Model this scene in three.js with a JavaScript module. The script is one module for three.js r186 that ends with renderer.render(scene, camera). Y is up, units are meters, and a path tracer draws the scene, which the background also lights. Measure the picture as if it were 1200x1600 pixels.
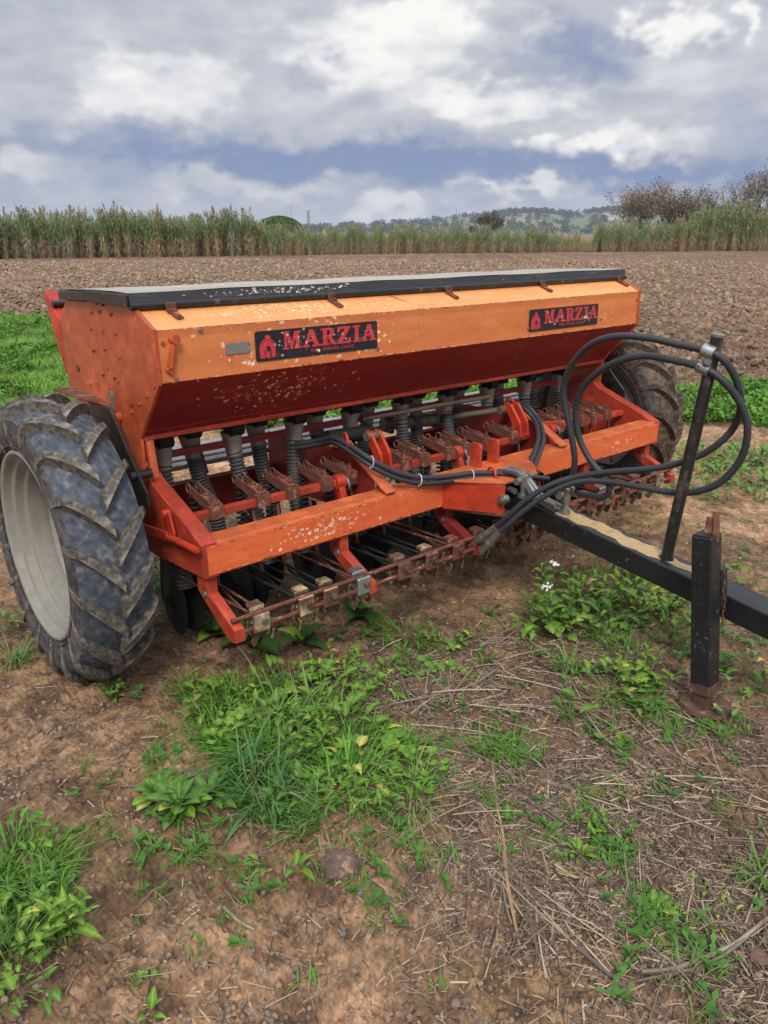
import * as THREE from 'three';
import { mergeGeometries, mergeVertices } from 'three/addons/utils/BufferGeometryUtils.js';
import { RoundedBoxGeometry } from 'three/addons/geometries/RoundedBoxGeometry.js';
import { createNoise2D, createNoise3D } from 'simplex-noise';

// ------------------------------------------------------------------ camera, sky, sun, exposure
const scene = new THREE.Scene();
const EYE = 1.6, HEAD = THREE.MathUtils.degToRad(49.6), PITCH = Math.atan(435 / 1205);
const camera = new THREE.PerspectiveCamera(2 * THREE.MathUtils.radToDeg(Math.atan(800 / 1205)), 0.75, 0.05, 9000);
camera.position.set(0, EYE, 0);
const fwd = new THREE.Vector3(Math.cos(HEAD) * Math.cos(PITCH), -Math.sin(PITCH), -Math.sin(HEAD) * Math.cos(PITCH));
camera.lookAt(camera.position.clone().add(fwd));
camera.updateMatrixWorld(true);
const AZ0 = Math.atan2(-Math.sin(HEAD), Math.cos(HEAD));   // the heading as an azimuth
const SUN = new THREE.Vector3(-0.42, 0.78, 0.50).normalize();
const SKY_GAIN = 1.0, SUN_POWER = 1.5, EXPOSURE = 1.62;

const rng = (s) => () => { s = (s + 0x6d2b79f5) | 0; let t = Math.imul(s ^ (s >>> 15), 1 | s); t = (t + Math.imul(t ^ (t >>> 7), 61 | t)) ^ t; return ((t ^ (t >>> 14)) >>> 0) / 4294967296; };
const { clamp, lerp, smoothstep: sst } = THREE.MathUtils;
const R = rng(7), rr = (a, b, r = R) => a + (b - a) * r();
const n2 = createNoise2D(rng(11)), n3 = createNoise3D(rng(12));
const fbm2 = (x, y, o = 4) => { let s = 0, a = 0.5; for (let i = 0; i < o; i++, a *= 0.5, x = x * 2.03 + 17.1, y = y * 2.03 - 9.7) s += a * n2(x, y); return s; };
const fbm3 = (x, y, z, o = 4) => { let s = 0, a = 0.5; for (let i = 0; i < o; i++, a *= 0.5, x = x * 2.03 + 5.1, y = y * 2.03, z = z * 2.03 - 3.3) s += a * n3(x, y, z); return s; };
const lin = (c) => { c /= 255; return c <= 0.04045 ? c / 12.92 : Math.pow((c + 0.055) / 1.055, 2.4); };
const col = (r, g, b) => new THREE.Color().setRGB(r, g, b);
const srgb = (r, g, b) => col(lin(r), lin(g), lin(b));

{ // the sky: layered grey cloud with bright heads and blue-grey gaps
  const W = 4096, H = 2048, data = new Float32Array(W * H * 4);
  const heads = [[-0.4, 11.2, 5.4, 2, 0.35], [7.6, 8.1, 4.7, 1.3, 0.4], [-14.1, 8.6, 4, 1.6, 0.33], [2.7, 13.1, 3.3, 1.3, 0.3], [14, 5.4, 2.6, 1, 0.5], [17.9, 5.8, 2.5, 1.2, 0.3], [17.9, 12, 2, 1, 0.5], [22.8, 11.8, 1, 0.9, 0.45], [9.4, 11.9, 1.4, 1.2, 0.22], [-23.4, 4.1, 3.4, 0.9, 0.3], [-8.7, 3.1, 6.9, 0.8, 0.25], [8.7, 2.7, 3, 0.5, 0.42], [0.9, 1.4, 2.7, 0.6, 0.3], [22, 8.9, 2.8, 1.7, 0.1],
    [-2.6, 4.6, 16.2, 1, -0.42], [16.9, 3.9, 7.6, 0.8, -0.35], [12.7, 10.6, 5, 2, -0.28], [-4.6, 10.1, 1.9, 0.8, -0.22], [22.3, 6.8, 3.6, 1.4, -0.1], [1.8, 3.1, 2.6, 0.9, -0.2], [-18.3, 5.7, 8.1, 0.9, -0.15]];
  const ramp = [[0, 122, 141, 180], [0.22, 146, 159, 190], [0.42, 172, 179, 197], [0.62, 200, 203, 211], [0.82, 230, 231, 234], [1, 253, 252, 248]].map(([t, r, g, b]) => [t, lin(r) / EXPOSURE, lin(g) / EXPOSURE, lin(b) / EXPOSURE]);
  const deg = 180 / Math.PI;
  for (let row = 0; row < H; row++) {
    const elr = ((row + 0.5) / H - 0.5) * Math.PI, el = elr * deg, cy = Math.cos(elr), y = Math.sin(elr);
    for (let c = 0; c < W; c++) {
      const az = ((c + 0.5) / W - 0.5) * 2 * Math.PI, o = (row * W + c) * 4;
      data[o + 3] = 1;
      if (el < -1.5) { data[o] = 0.3; data[o + 1] = 0.3; data[o + 2] = 0.31; continue; }
      const x = Math.cos(az) * cy, z = Math.sin(az) * cy;
      const near = el < 40;
      const k = 7, ys = y * 2.2;
      const wx = fbm3(x * k, ys * k, z * k, near ? 6 : 3), wy = fbm3(x * k + 31, ys * k + 7, z * k, near ? 6 : 3);
      const bx = near ? fbm3(x * 26 + 3, y * 40, z * 26, 5) : 0, by = near ? fbm3(x * 26, y * 40 + 8, z * 26 + 2, 5) : 0;
      let da = (az - AZ0) * deg; da = ((da + 540) % 360) - 180;
      const A = da + wx * 4.6 + bx * 1.7, E = el + wy * 1.5 + by * 0.9;
      let t = el < 3 ? lerp(0.56, 0.36, clamp(el / 3, 0, 1)) : lerp(0.36, 0.5, sst(el, 3.5, 7.5));
      if (near && Math.abs(da) < 60) for (const [a, e, ra, re, v] of heads) { const u = (A - a) / ra, w = (E - e) / re, q = u * u + w * w; if (q < 5) t += v * (v > 0 ? 0.62 * Math.exp(-q * 0.8) + 0.3 * sst(1.3 - q, -0.5, 0.9) : 1.0 * Math.exp(-q * 1.0)); }
      else { t += 0.32 * fbm3(x * 2.2 + 9, ys * 3, z * 2.2, 4); }
      const edge = Math.abs(da) > 30 && near ? sst(Math.abs(da), 30, 60) : el > 15 ? 1 : 0;
      t += edge * 0.3 * fbm3(x * 2.2 + 9, y * 5, z * 2.2, 4) * (Math.abs(da) < 60 && near ? 1 : 0);
      t += 0.11 * wx * sst(el, 0, 4) + (near ? 0.12 * fbm3(x * 13, y * 34, z * 13, 5) : 0.05 * wy);
      const lift = 1 + 1.5 * sst(el, 16, 62);   // an overcast sky is brightest overhead
      t = clamp(0.5 + (t - 0.44) * 1.12, 0, 1);
      let i = 1; while (ramp[i][0] < t && i < 5) i++;
      const p = ramp[i - 1], q = ramp[i], f = (t - p[0]) / (q[0] - p[0]);
      for (let m = 0; m < 3; m++) data[o + m] = lerp(p[m + 1], q[m + 1], f) * lift;
    }
  }
  const sky = new THREE.DataTexture(data, W, H, THREE.RGBAFormat, THREE.FloatType);
  sky.mapping = THREE.EquirectangularReflectionMapping; sky.magFilter = sky.minFilter = THREE.LinearFilter; sky.needsUpdate = true;
  scene.background = sky; scene.environment = sky; scene.backgroundIntensity = SKY_GAIN; scene.environmentIntensity = SKY_GAIN;
}
const sun = new THREE.DirectionalLight(new THREE.Color(1, 0.95, 0.88), SUN_POWER);
sun.position.copy(SUN).multiplyScalar(40); sun.target.position.set(2.5, 0.5, -2.5);
sun.castShadow = true; sun.shadow.radius = 34; sun.shadow.mapSize.set(2048, 2048);
Object.assign(sun.shadow.camera, { left: -12, right: 12, top: 12, bottom: -12, near: 1, far: 90 });
scene.add(sun, sun.target);
scene.fog = new THREE.FogExp2(new THREE.Color(0.62, 0.7, 0.82), 0.0002);

// ------------------------------------------------------------------ helpers
const V = (x, y, z) => new THREE.Vector3(x, y, z);
const camR = V(1, 0, 0).transformDirection(camera.matrixWorld), camU = V(0, 1, 0).transformDirection(camera.matrixWorld);
// a point of the place: the sight line through a point measured in the photograph, met with the plane axis = value
function at(px, py, axis, value) {
  const d = fwd.clone().multiplyScalar(1205).addScaledVector(camR, px - 600).addScaledVector(camU, 800 - py);
  return d.multiplyScalar((value - camera.position[axis]) / d[axis]).add(camera.position);
}
const taken = new Map();
function numbered(n) { const k = taken.get(n) ?? 0; taken.set(n, k + 1); return k ? n + '_' + String(k).padStart(3, '0') : n; }
const shadowed = (m) => { m.castShadow = m.receiveShadow = true; return m; };
function thing(name, label, category, p = [0, 0, 0], group) {
  const o = new THREE.Group(); o.name = numbered(name); o.position.set(...p); scene.add(o);
  o.userData = { label, category }; if (group) o.userData.group = group;
  return o;
}
function boxUV(g, s = 1) {
  const p = g.attributes.position, n = g.attributes.normal, uv = new Float32Array(p.count * 2);
  for (let i = 0; i < p.count; i += 3) {
    let ax = 0, ay = 0, az = 0;
    for (let k = 0; k < 3; k++) { ax += n.getX(i + k); ay += n.getY(i + k); az += n.getZ(i + k); }
    ax = Math.abs(ax); ay = Math.abs(ay); az = Math.abs(az);
    for (let k = 0; k < 3; k++) {
      const x = p.getX(i + k), y = p.getY(i + k), z = p.getZ(i + k), j = (i + k) * 2;
      if (ax > ay && ax > az) { uv[j] = z * s; uv[j + 1] = y * s; } else if (ay > az) { uv[j] = x * s; uv[j + 1] = z * s; } else { uv[j] = x * s; uv[j + 1] = y * s; }
    }
  }
  g.setAttribute('uv', new THREE.BufferAttribute(uv, 2));
  return g;
}
function prep(g, keepUV) {
  g = g.index ? g.toNonIndexed() : g;
  for (const k of Object.keys(g.attributes)) if (!['position', 'normal', 'uv', 'color'].includes(k)) g.deleteAttribute(k);
  return keepUV ? g : boxUV(g);
}
function part(name, geos, mat, parent, keepUV) {
  const list = [].concat(geos).map((g) => prep(g, keepUV));
  const m = shadowed(new THREE.Mesh(list.length > 1 ? mergeGeometries(list) : list[0], mat));
  m.name = name; parent.add(m); return m;
}
const M4 = () => new THREE.Matrix4();
function rbox(w, h, d, x, y, z, r = 0.004, e) {
  const g = new RoundedBoxGeometry(w, h, d, 2, Math.min(r, w / 2.2, h / 2.2, d / 2.2));
  if (e) g.applyMatrix4(M4().makeRotationFromEuler(new THREE.Euler(...e)));
  return g.translate(x, y, z);
}
// a bar of width w (sideways) and height h from a to b
function bar(a, b, w, h, r = 0.003) {
  const d = b.clone().sub(a), L = d.length(); d.normalize();
  let s = V(0, 1, 0).cross(d); if (s.length() < 0.05) s = V(1, 0, 0); s.normalize();
  const u = d.clone().cross(s);
  const g = new RoundedBoxGeometry(w, h, L, 2, Math.min(r, w / 2.2, h / 2.2));
  g.applyMatrix4(M4().makeBasis(s, u, d).setPosition(a.clone().add(b).multiplyScalar(0.5)));
  return g;
}
function rod(a, b, r, seg = 10, r2 = r) {
  const d = b.clone().sub(a), L = d.length();
  const g = new THREE.CylinderGeometry(r2, r, L, seg);
  g.applyQuaternion(new THREE.Quaternion().setFromUnitVectors(V(0, 1, 0), d.normalize()));
  return g.translate(...a.clone().add(b).multiplyScalar(0.5).toArray());
}
const hose = (pts, r, seg = 60, rad = 10) => new THREE.TubeGeometry(new THREE.CatmullRomCurve3(pts, false, 'centripetal'), seg, r, rad, false);
// a plate in a plane across x: outline in (z, y), thickness t from x to x + t, with a small bevel
function plate(zy, x, t, bev = 0.0015, holes = []) {
  const s = new THREE.Shape(zy.map(([z, y]) => new THREE.Vector2(-z, y)));
  for (const [z, y, r] of holes) { const h = new THREE.Path(); h.absarc(-z, y, r, 0, 7, false); s.holes.push(h); }
  const g = new THREE.ExtrudeGeometry(s, { depth: t - 2 * bev, bevelEnabled: true, bevelThickness: bev, bevelSize: bev, bevelOffset: -bev, bevelSegments: 1, curveSegments: 10 });
  g.translate(0, 0, bev); g.rotateY(Math.PI / 2);          // shape x -> -z, depth -> +x
  return g.translate(x, 0, 0);
}
function flat(xz, y, t) { // a horizontal plate: outline in (x, z), from y to y + t
  const s = new THREE.Shape(xz.map(([x, z]) => new THREE.Vector2(x, -z)));
  const g = new THREE.ExtrudeGeometry(s, { depth: t - 0.003, bevelEnabled: true, bevelThickness: 0.0015, bevelSize: 0.0015, bevelOffset: -0.0015, bevelSegments: 1 });
  g.translate(0, 0, 0.0015); g.rotateX(-Math.PI / 2); return g.translate(0, y, 0);
}
function ring(c, r, t, nrm) { const g = new THREE.TorusGeometry(r, t, 8, 24); g.applyQuaternion(new THREE.Quaternion().setFromUnitVectors(V(0, 0, 1), nrm.clone().normalize())); return g.translate(c.x, c.y, c.z); }
function nut(c, axis, r = 0.01, h = 0.01) { return rod(c.clone().addScaledVector(axis, -h * 0.4), c.clone().addScaledVector(axis, h), r, 6); }
const X = V(1, 0, 0), Y = V(0, 1, 0), Z = V(0, 0, 1);

// ------------------------------------------------------------------ textures and materials
function periodic(seed) { // value noise that repeats every n cells
  const r = rng(seed), tab = new Float32Array(4096); for (let i = 0; i < 4096; i++) tab[i] = r();
  const h = (x, y) => tab[(Math.imul(x, 374761393) + Math.imul(y, 668265263) >>> 7) & 4095];
  return (u, v, n) => {
    const x = u * n, y = v * n, ix = Math.floor(x), iy = Math.floor(y); let fx = x - ix, fy = y - iy; fx = fx * fx * (3 - 2 * fx); fy = fy * fy * (3 - 2 * fy);
    const x0 = ((ix % n) + n) % n, x1 = (x0 + 1) % n, y0 = ((iy % n) + n) % n, y1 = (y0 + 1) % n;
    return lerp(lerp(h(x0, y0), h(x1, y0), fx), lerp(h(x0, y1), h(x1, y1), fx), fy);
  };
}
function tex(size, fn, srgbMap = true, rep = 1) { // fn(u, v) -> [r, g, b] in 0..255
  const d = new Uint8Array(size * size * 4);
  for (let y = 0; y < size; y++) for (let x = 0; x < size; x++) { const c = fn(x / size, y / size), o = (y * size + x) * 4; d[o] = clamp(c[0], 0, 255); d[o + 1] = clamp(c[1], 0, 255); d[o + 2] = clamp(c[2], 0, 255); d[o + 3] = 255; }
  const t = new THREE.DataTexture(d, size, size); t.wrapS = t.wrapT = THREE.RepeatWrapping; t.magFilter = THREE.LinearFilter; t.minFilter = THREE.LinearMipmapLinearFilter;
  if (srgbMap) t.colorSpace = THREE.SRGBColorSpace; t.repeat.set(rep, rep); t.needsUpdate = true; return t;
}
const pn = periodic(3), pm = periodic(5);
const pf = (u, v, n, o = 4, f = pn) => { let s = 0, a = 0.5, w = 0; for (let i = 0; i < o; i++, a *= 0.55, n *= 2) { s += a * f(u, v, n); w += a; } return s / w; };
const wear = tex(1024, (u, v) => { // faded, dusty paint with rust pricks and scuffs
  const a = pf(u, v, 3, 5), b = pf(u, v, 24, 4, pm), c = pf(u, v, 90, 3), sc = pf(u * 0.999, v, 8, 3, pm);
  let k = 208 + 80 * (a - 0.5) + 60 * (b - 0.5) + 30 * (c - 0.5), g = k, bl = k;
  const dust = sst(a + 0.5 * (b - 0.5), 0.5, 0.72); k += 14 * dust; g += 34 * dust; bl += 42 * dust;
  const fl = pm(u, v, 200); if (fl > 0.965) { g += 45; bl += 60; k += 20; }
  if (c > 0.78 && sc > 0.5) { const q = sst(c, 0.78, 0.84); k = lerp(k, 96, q); g = lerp(g, 70, q); bl = lerp(bl, 60, q); }
  return [k, g, bl];
});
const wearBump = tex(512, (u, v) => { const k = 255 * pf(u, v, 12, 5, pm); return [k, k, k]; }, false);
const wearRough = tex(512, (u, v) => { const k = 150 + 190 * (pf(u, v, 6, 5) - 0.4); return [k, k, k]; }, false);
const rustTex = tex(512, (u, v) => {
  const a = pf(u, v, 6, 5), b = pf(u, v, 40, 4, pm), c = pf(u, v, 5, 4, pm);
  const k = 0.75 + 0.6 * (b - 0.5); let r = lerp(120, 158, a) * k, g = lerp(72, 92, a) * k, bl = lerp(58, 66, a) * k;
  const paint = 0.5 * sst(c, 0.6, 0.7); r = lerp(r, 168, paint * 0.75); g = lerp(g, 74, paint * 0.75); bl = lerp(bl, 48, paint * 0.75);
  const d = sst(b, 0.62, 0.75); return [lerp(r, 168, d * 0.5), lerp(g, 150, d * 0.5), lerp(bl, 128, d * 0.5)];
});
const creamTex = tex(512, (u, v) => { const a = pf(u, v, 4, 5), b = pf(u, v, 40, 4, pm), c = pm(u, v, 120), k = 0.92 + 0.25 * (a - 0.5) + 0.16 * (b - 0.5), q = sst(a + 0.4 * (b - 0.5), 0.58, 0.75) * 0.5; const ch = c > 0.97 ? 0.6 : 0; return [lerp(lerp(152, 128, q), 110, ch) * k, lerp(lerp(149, 113, q), 80, ch) * k, lerp(lerp(139, 94, q), 60, ch) * k]; });
const mudTex = tex(512, (u, v) => { const a = pf(u, v, 9, 5), b = pf(u, v, 50, 3, pm), k = 0.75 + 0.7 * (b - 0.5), q = sst(a, 0.42, 0.6); return [lerp(122, 196, q) * k, lerp(86, 176, q) * k, lerp(64, 136, q) * k]; });
const blackTex = tex(1024, (u, v) => { // chipped black paint, dust and pale scratches
  const a = pf(u, v, 4, 5), b = pf(u, v, 30, 4, pm), c = pm(u, v, 170), d = pf(u, v * 0.999, 60, 2);
  let k = 30 + 22 * (a - 0.3) + 14 * (b - 0.5); let r = k, g = k, bl = k * 1.03;
  const dust = sst(a * 0.6 + b * 0.4, 0.56, 0.72) * 0.42; r = lerp(r, 128, dust); g = lerp(g, 118, dust); bl = lerp(bl, 104, dust);
  const sp = c > 0.988 ? 0.6 : d > 0.84 ? 0.35 : 0; return [lerp(r, 175, sp), lerp(g, 170, sp), lerp(bl, 160, sp)];
});
const mat = (color, roughness = 0.6, o = {}) => new THREE.MeshStandardMaterial({ color, roughness, map: wear, bumpMap: wearBump, bumpScale: 0.0006, ...o });
const M = {
  panel: mat(col(0.72, 0.13, 0.045), 0.55, { roughnessMap: wearRough }), orange: mat(col(0.82, 0.175, 0.05), 0.6), red: mat(col(0.62, 0.07, 0.03), 0.55), deep: mat(col(0.36, 0.03, 0.022), 0.6),
  bright: mat(col(0.74, 0.06, 0.02), 0.5), black: new THREE.MeshStandardMaterial({ map: blackTex, roughness: 0.4, bumpMap: wearBump, bumpScale: 0.0008 }), soot: mat(col(0.02, 0.02, 0.02), 0.75),
  rust: new THREE.MeshStandardMaterial({ map: rustTex, roughness: 0.9, bumpMap: wearBump, bumpScale: 0.0015 }),
  dusty: new THREE.MeshStandardMaterial({ map: rustTex, color: col(0.75, 1.15, 1.2), roughness: 0.95, bumpMap: wearBump, bumpScale: 0.002 }),
  mud: new THREE.MeshStandardMaterial({ map: mudTex, roughness: 0.95, bumpMap: wearBump, bumpScale: 0.004 }), zinc: mat(col(0.52, 0.51, 0.47), 0.38, { metalness: 0.75 }), steel: mat(col(0.36, 0.35, 0.33), 0.5, { metalness: 0.5 }),
  funnel: mat(col(0.46, 0.4, 0.31), 0.7), rubber: new THREE.MeshStandardMaterial({ color: col(0.03, 0.032, 0.036), roughness: 0.55, bumpMap: wearBump, bumpScale: 0.0005 }),
  tubes: mat(col(0.125, 0.118, 0.11), 0.8), slat: mat(col(0.8, 0.78, 0.76), 0.7), lid: mat(col(0.55, 0.53, 0.47), 0.75), cream: new THREE.MeshStandardMaterial({ map: creamTex, roughness: 0.6, bumpMap: wearBump, bumpScale: 0.0006 }), olive: mat(col(0.2, 0.16, 0.1), 0.6),
};

// ------------------------------------------------------------------ the ground
const bump = (x, z) => { const d = Math.hypot(x, z), k = clamp(1 - (d - 14) / 20, 0.15, 1); return k * (0.05 * fbm2(x * 0.7, z * 0.7, 3) + 0.022 * fbm2(x * 3.1 + 4, z * 3.1, 3)); };
const fine = (x, z) => { const d = Math.hypot(x, z); return d > 9 ? 0 : (1 - d / 9) * (0.02 * fbm2(x * 9, z * 9 + 3, 4) + 0.009 * Math.abs(n2(x * 30, z * 30)) + 0.0055 * n2(x * 70, z * 70)); };
// the edge of the ploughed land, near side: x, z pairs
const EDGE = [[-6, -34], [3.04, -18.8], [4.47, -17.2], [5.3, -15.9], [7.7, -4.4], [8.83, -3.75], [10, -3.2], [22, 3]];
const FAR_EDGE = [[-60, -62], [9.9, -58.5], [15.5, -58], [28, -55.3], [43.8, -51.8], [61.7, -45.6], [80.7, -36.6], [93.8, -29.5], [140, 0]];
function sideOf(line, x, z) { // signed distance to a polyline, positive on its far side
  let best = 1e9, sgn = 1;
  for (let i = 0; i + 1 < line.length; i++) {
    const [ax, az] = line[i], [bx, bz] = line[i + 1], dx = bx - ax, dz = bz - az, t = clamp(((x - ax) * dx + (z - az) * dz) / (dx * dx + dz * dz), 0, 1), ex = x - ax - t * dx, ez = z - az - t * dz, d = Math.hypot(ex, ez);
    if (d < best) { best = d; sgn = dx * ez - dz * ex < 0 ? 1 : -1; }
  }
  return best * sgn;
}
const inField = (x, z) => { const d = Math.hypot(x, z); if (d > 240) return -1; return Math.min(sideOf(EDGE, x, z), -sideOf(FAR_EDGE, x, z)); };
const groundY = (x, z) => { const d = Math.hypot(x, z); let h = bump(x, z) + fine(x, z); if (d > 4 && d < 150) { const f = inField(x, z); if (f > -0.5) h -= 0.22 * sst(f, -0.2, 0.5); } return h; };
function fan(r0, r1, ratio, dense, half, coarse, heightAt, keep, colorAt, uvs) {
  const rs = [r0]; while (rs[rs.length - 1] < r1) rs.push(rs[rs.length - 1] * ratio(rs[rs.length - 1]));
  const as = []; const hw = half * Math.PI / 180;
  for (let i = 0; i <= dense; i++) as.push(AZ0 - hw + 2 * hw * i / dense);
  for (let i = 1; i < coarse; i++) as.push(AZ0 + hw + (2 * Math.PI - 2 * hw) * i / coarse);
  const n = as.length, closed = coarse > 0, P = new Float32Array(rs.length * n * 3), C = new Float32Array(rs.length * n * 3), T = new Float32Array(rs.length * n * 2), I = [];
  rs.forEach((r, j) => as.forEach((a, i) => {
    const x = r * Math.cos(a), z = r * Math.sin(a), o = j * n + i;
    P[o * 3] = x; P[o * 3 + 1] = heightAt(x, z, r); P[o * 3 + 2] = z; C.set(colorAt(x, z, r), o * 3); T[o * 2] = x * uvs; T[o * 2 + 1] = z * uvs;
  }));
  for (let j = 0; j + 1 < rs.length; j++) for (let i = 0; i < (closed ? n : n - 1); i++) {
    const a = j * n + i, b = j * n + (i + 1) % n, c = a + n, d = b + n;
    if (keep && !keep(P[a * 3], P[a * 3 + 2])) continue;
    I.push(a, b, c, b, d, c);
  }
  const g = new THREE.BufferGeometry(); g.setAttribute('position', new THREE.BufferAttribute(P, 3)); g.setAttribute('color', new THREE.BufferAttribute(C, 3)); g.setAttribute('uv', new THREE.BufferAttribute(T, 2)); g.setIndex(I);
  g.computeVertexNormals(); const nn = g.attributes.normal; let up = 0; for (let i = 0; i < nn.count; i += 97) up += nn.getY(i);
  if (up < 0) { for (let i = 0; i < I.length; i += 3) { const t = I[i]; I[i] = I[i + 1]; I[i + 1] = t; } g.setIndex(I); g.computeVertexNormals(); }
  return g;
}
const soilTex = tex(1024, (u, v) => {
  const a = pf(u, v, 5, 5), b = pf(u, v, 40, 4, pm), c = pf(u, v, 150, 3), d = pf(u, v, 11, 4, pm);
  let k = 0.8 + 0.5 * (a - 0.5) + 0.55 * (b - 0.5) + 0.5 * (c - 0.5);
  let r = 178 * k, g = 142 * k, bl = 110 * k;
  const wet = sst(d, 0.5, 0.7); r *= 1 - 0.2 * wet; g *= 1 - 0.23 * wet; bl *= 1 - 0.25 * wet;
  const st = pm(u, v, 130); if (st > 0.93) { const q = sst(st, 0.93, 0.97); r = lerp(r, 165, q); g = lerp(g, 155, q); bl = lerp(bl, 143, q); }
  const dk = pn(u, v, 96); if (dk > 0.88) { const q = sst(dk, 0.88, 0.97); r *= 1 - 0.45 * q; g *= 1 - 0.45 * q; bl *= 1 - 0.45 * q; }
  return [r, g, bl];
});
const soilBump = tex(1024, (u, v) => { const k = 255 * (0.3 * pf(u, v, 20, 4, pm) + 0.7 * pf(u, v, 90, 4)); return [k, k, k]; }, false);
const struct = (name, g, m) => { const o = shadowed(new THREE.Mesh(g, m)); o.name = name; o.userData.kind = 'structure'; scene.add(o); return o; };
const litter = (x, z) => clamp(0.5 + 1.6 * fbm2(x * 0.9 + 3, z * 0.9 + 8, 3), 0, 1);   // where dry straw lies thick
const soilTint = (x, z, r) => {
  if (r > 70) { const f = sst(r, 70, 140), q = fbm2(x * 0.004, z * 0.004, 3); return [lerp(0.9, 1.25 + 0.3 * q, f), lerp(0.88, 1.2 + 0.3 * q, f), lerp(0.8, 0.95 + 0.2 * q, f)]; }
  const a = fbm2(x * 1.1, z * 1.1, 4), b = fbm2(x * 0.35 + 9, z * 0.35, 3), k = 0.92 + 0.34 * a + 0.25 * b;
  const track = lerp(1, 1.75, sst(r + 0.5 * b, 3.9, 5.2));
  return [k * track * 1.04, k * track * 0.98, k * track * (0.9 + 0.12 * a)];
};
const soilMat = new THREE.MeshStandardMaterial({ color: col(0.77, 0.785, 0.765), map: soilTex, vertexColors: true, roughness: 0.95, bumpMap: soilBump, bumpScale: 0.014 });
struct('ground', fan(0.5, 7000, (r) => (r < 9 ? 1.0058 : r < 40 ? 1.02 : 1.08), 620, 38, 60, groundY, null, soilTint, 0.62), soilMat);

// the ploughed land: clods rolled over in faint rows
const cloddy = (x, z) => {
  const w = Math.hypot(x, z), a = Math.abs(n2(x * 2.3, z * 2.3)), b = Math.abs(n2(x * 5.7 + 3, z * 5.7)), c = Math.abs(n2(x * 13, z * 13 + 5));
  return 0.07 * (0.45 - a) + 0.06 * (0.45 - b) + (w < 34 ? 0.04 * (0.45 - c) : 0) + 0.05 * fbm2(x * 0.25, z * 0.25, 3);
};
const fieldY = (x, z) => { const f = inField(x, z) + 0.35 * fbm2(x * 1.3, z * 1.3, 3); return lerp(-0.3, 0.0, sst(f, -0.7, 0.25)) + cloddy(x, z) * sst(f, -0.3, 1.2); };
{
  const fieldTex = tex(1024, (u, v) => {
    const a = pf(u, v, 6, 5), b = pf(u, v, 30, 5, pm), c = pf(u, v, 120, 3), k = 0.82 + 0.5 * (a - 0.5) + 0.75 * (b - 0.5) + 0.4 * (c - 0.5);
    const dry = sst(b, 0.52, 0.68); return [lerp(158, 184, dry) * k, lerp(124, 152, dry) * k, lerp(100, 126, dry) * k];
  });
  const tint = (x, z, r) => { const k = 0.9 + 0.35 * fbm2(x * 0.09, z * 0.09, 4) + 0.3 * fbm2(x * 1.4, z * 1.4, 3), g = sst(fbm2(x * 0.22 + 40, z * 0.22, 4), 0.2, 0.5) * 0.08; return [k * (1 - g), k, k * (1 - g)]; };
  struct('ploughed_field', fan(3.6, 125, (r) => (r < 30 ? 1.007 : 1.0095), 620, 36, 0, fieldY, (x, z) => inField(x, z) > -1, tint, 0.45), new THREE.MeshStandardMaterial({ map: fieldTex, color: col(0.82, 0.765, 0.675), vertexColors: true, roughness: 0.97, bumpMap: soilBump, bumpScale: 0.02 }));
}
const dummy = new THREE.Object3D();
function scatter(name, label, category, geo, m, list) { // list of { p, e, s, c }
  const im = new THREE.InstancedMesh(geo, m, list.length); im.castShadow = im.receiveShadow = true;
  list.forEach((q, i) => {
    dummy.position.copy(q.p); dummy.rotation.set(...q.e); Array.isArray(q.s) ? dummy.scale.set(...q.s) : dummy.scale.setScalar(q.s); dummy.updateMatrix();
    im.setMatrixAt(i, dummy.matrix); if (q.c) im.setColorAt(i, q.c);
  });
  im.name = name; im.userData.kind = 'stuff'; if (label) { im.userData.label = label; im.userData.category = category; scene.add(im); }
  return im;
}
const lumpGeo = (seed, det = 1, jag = 0.3) => {
  let g = mergeVertices(new THREE.IcosahedronGeometry(1, det).deleteAttribute('uv').deleteAttribute('normal')); const p = g.attributes.position;
  for (let i = 0; i < p.count; i++) { const x = p.getX(i), y = p.getY(i), z = p.getZ(i), k = 1 + jag * n3(x * 1.3 + seed, y * 1.3, z * 1.3) + jag * 0.4 * n3(x * 3 + seed, y * 3, z * 3); p.setXYZ(i, x * k, y * k * 0.75, z * k); }
  g.computeVertexNormals(); g = boxUV(g.toNonIndexed()); return g;
};
const inView = (x, z, m = 4) => { const a = Math.atan2(z, x) - AZ0; return Math.abs(a) < (27 + m) * Math.PI / 180; };
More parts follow.
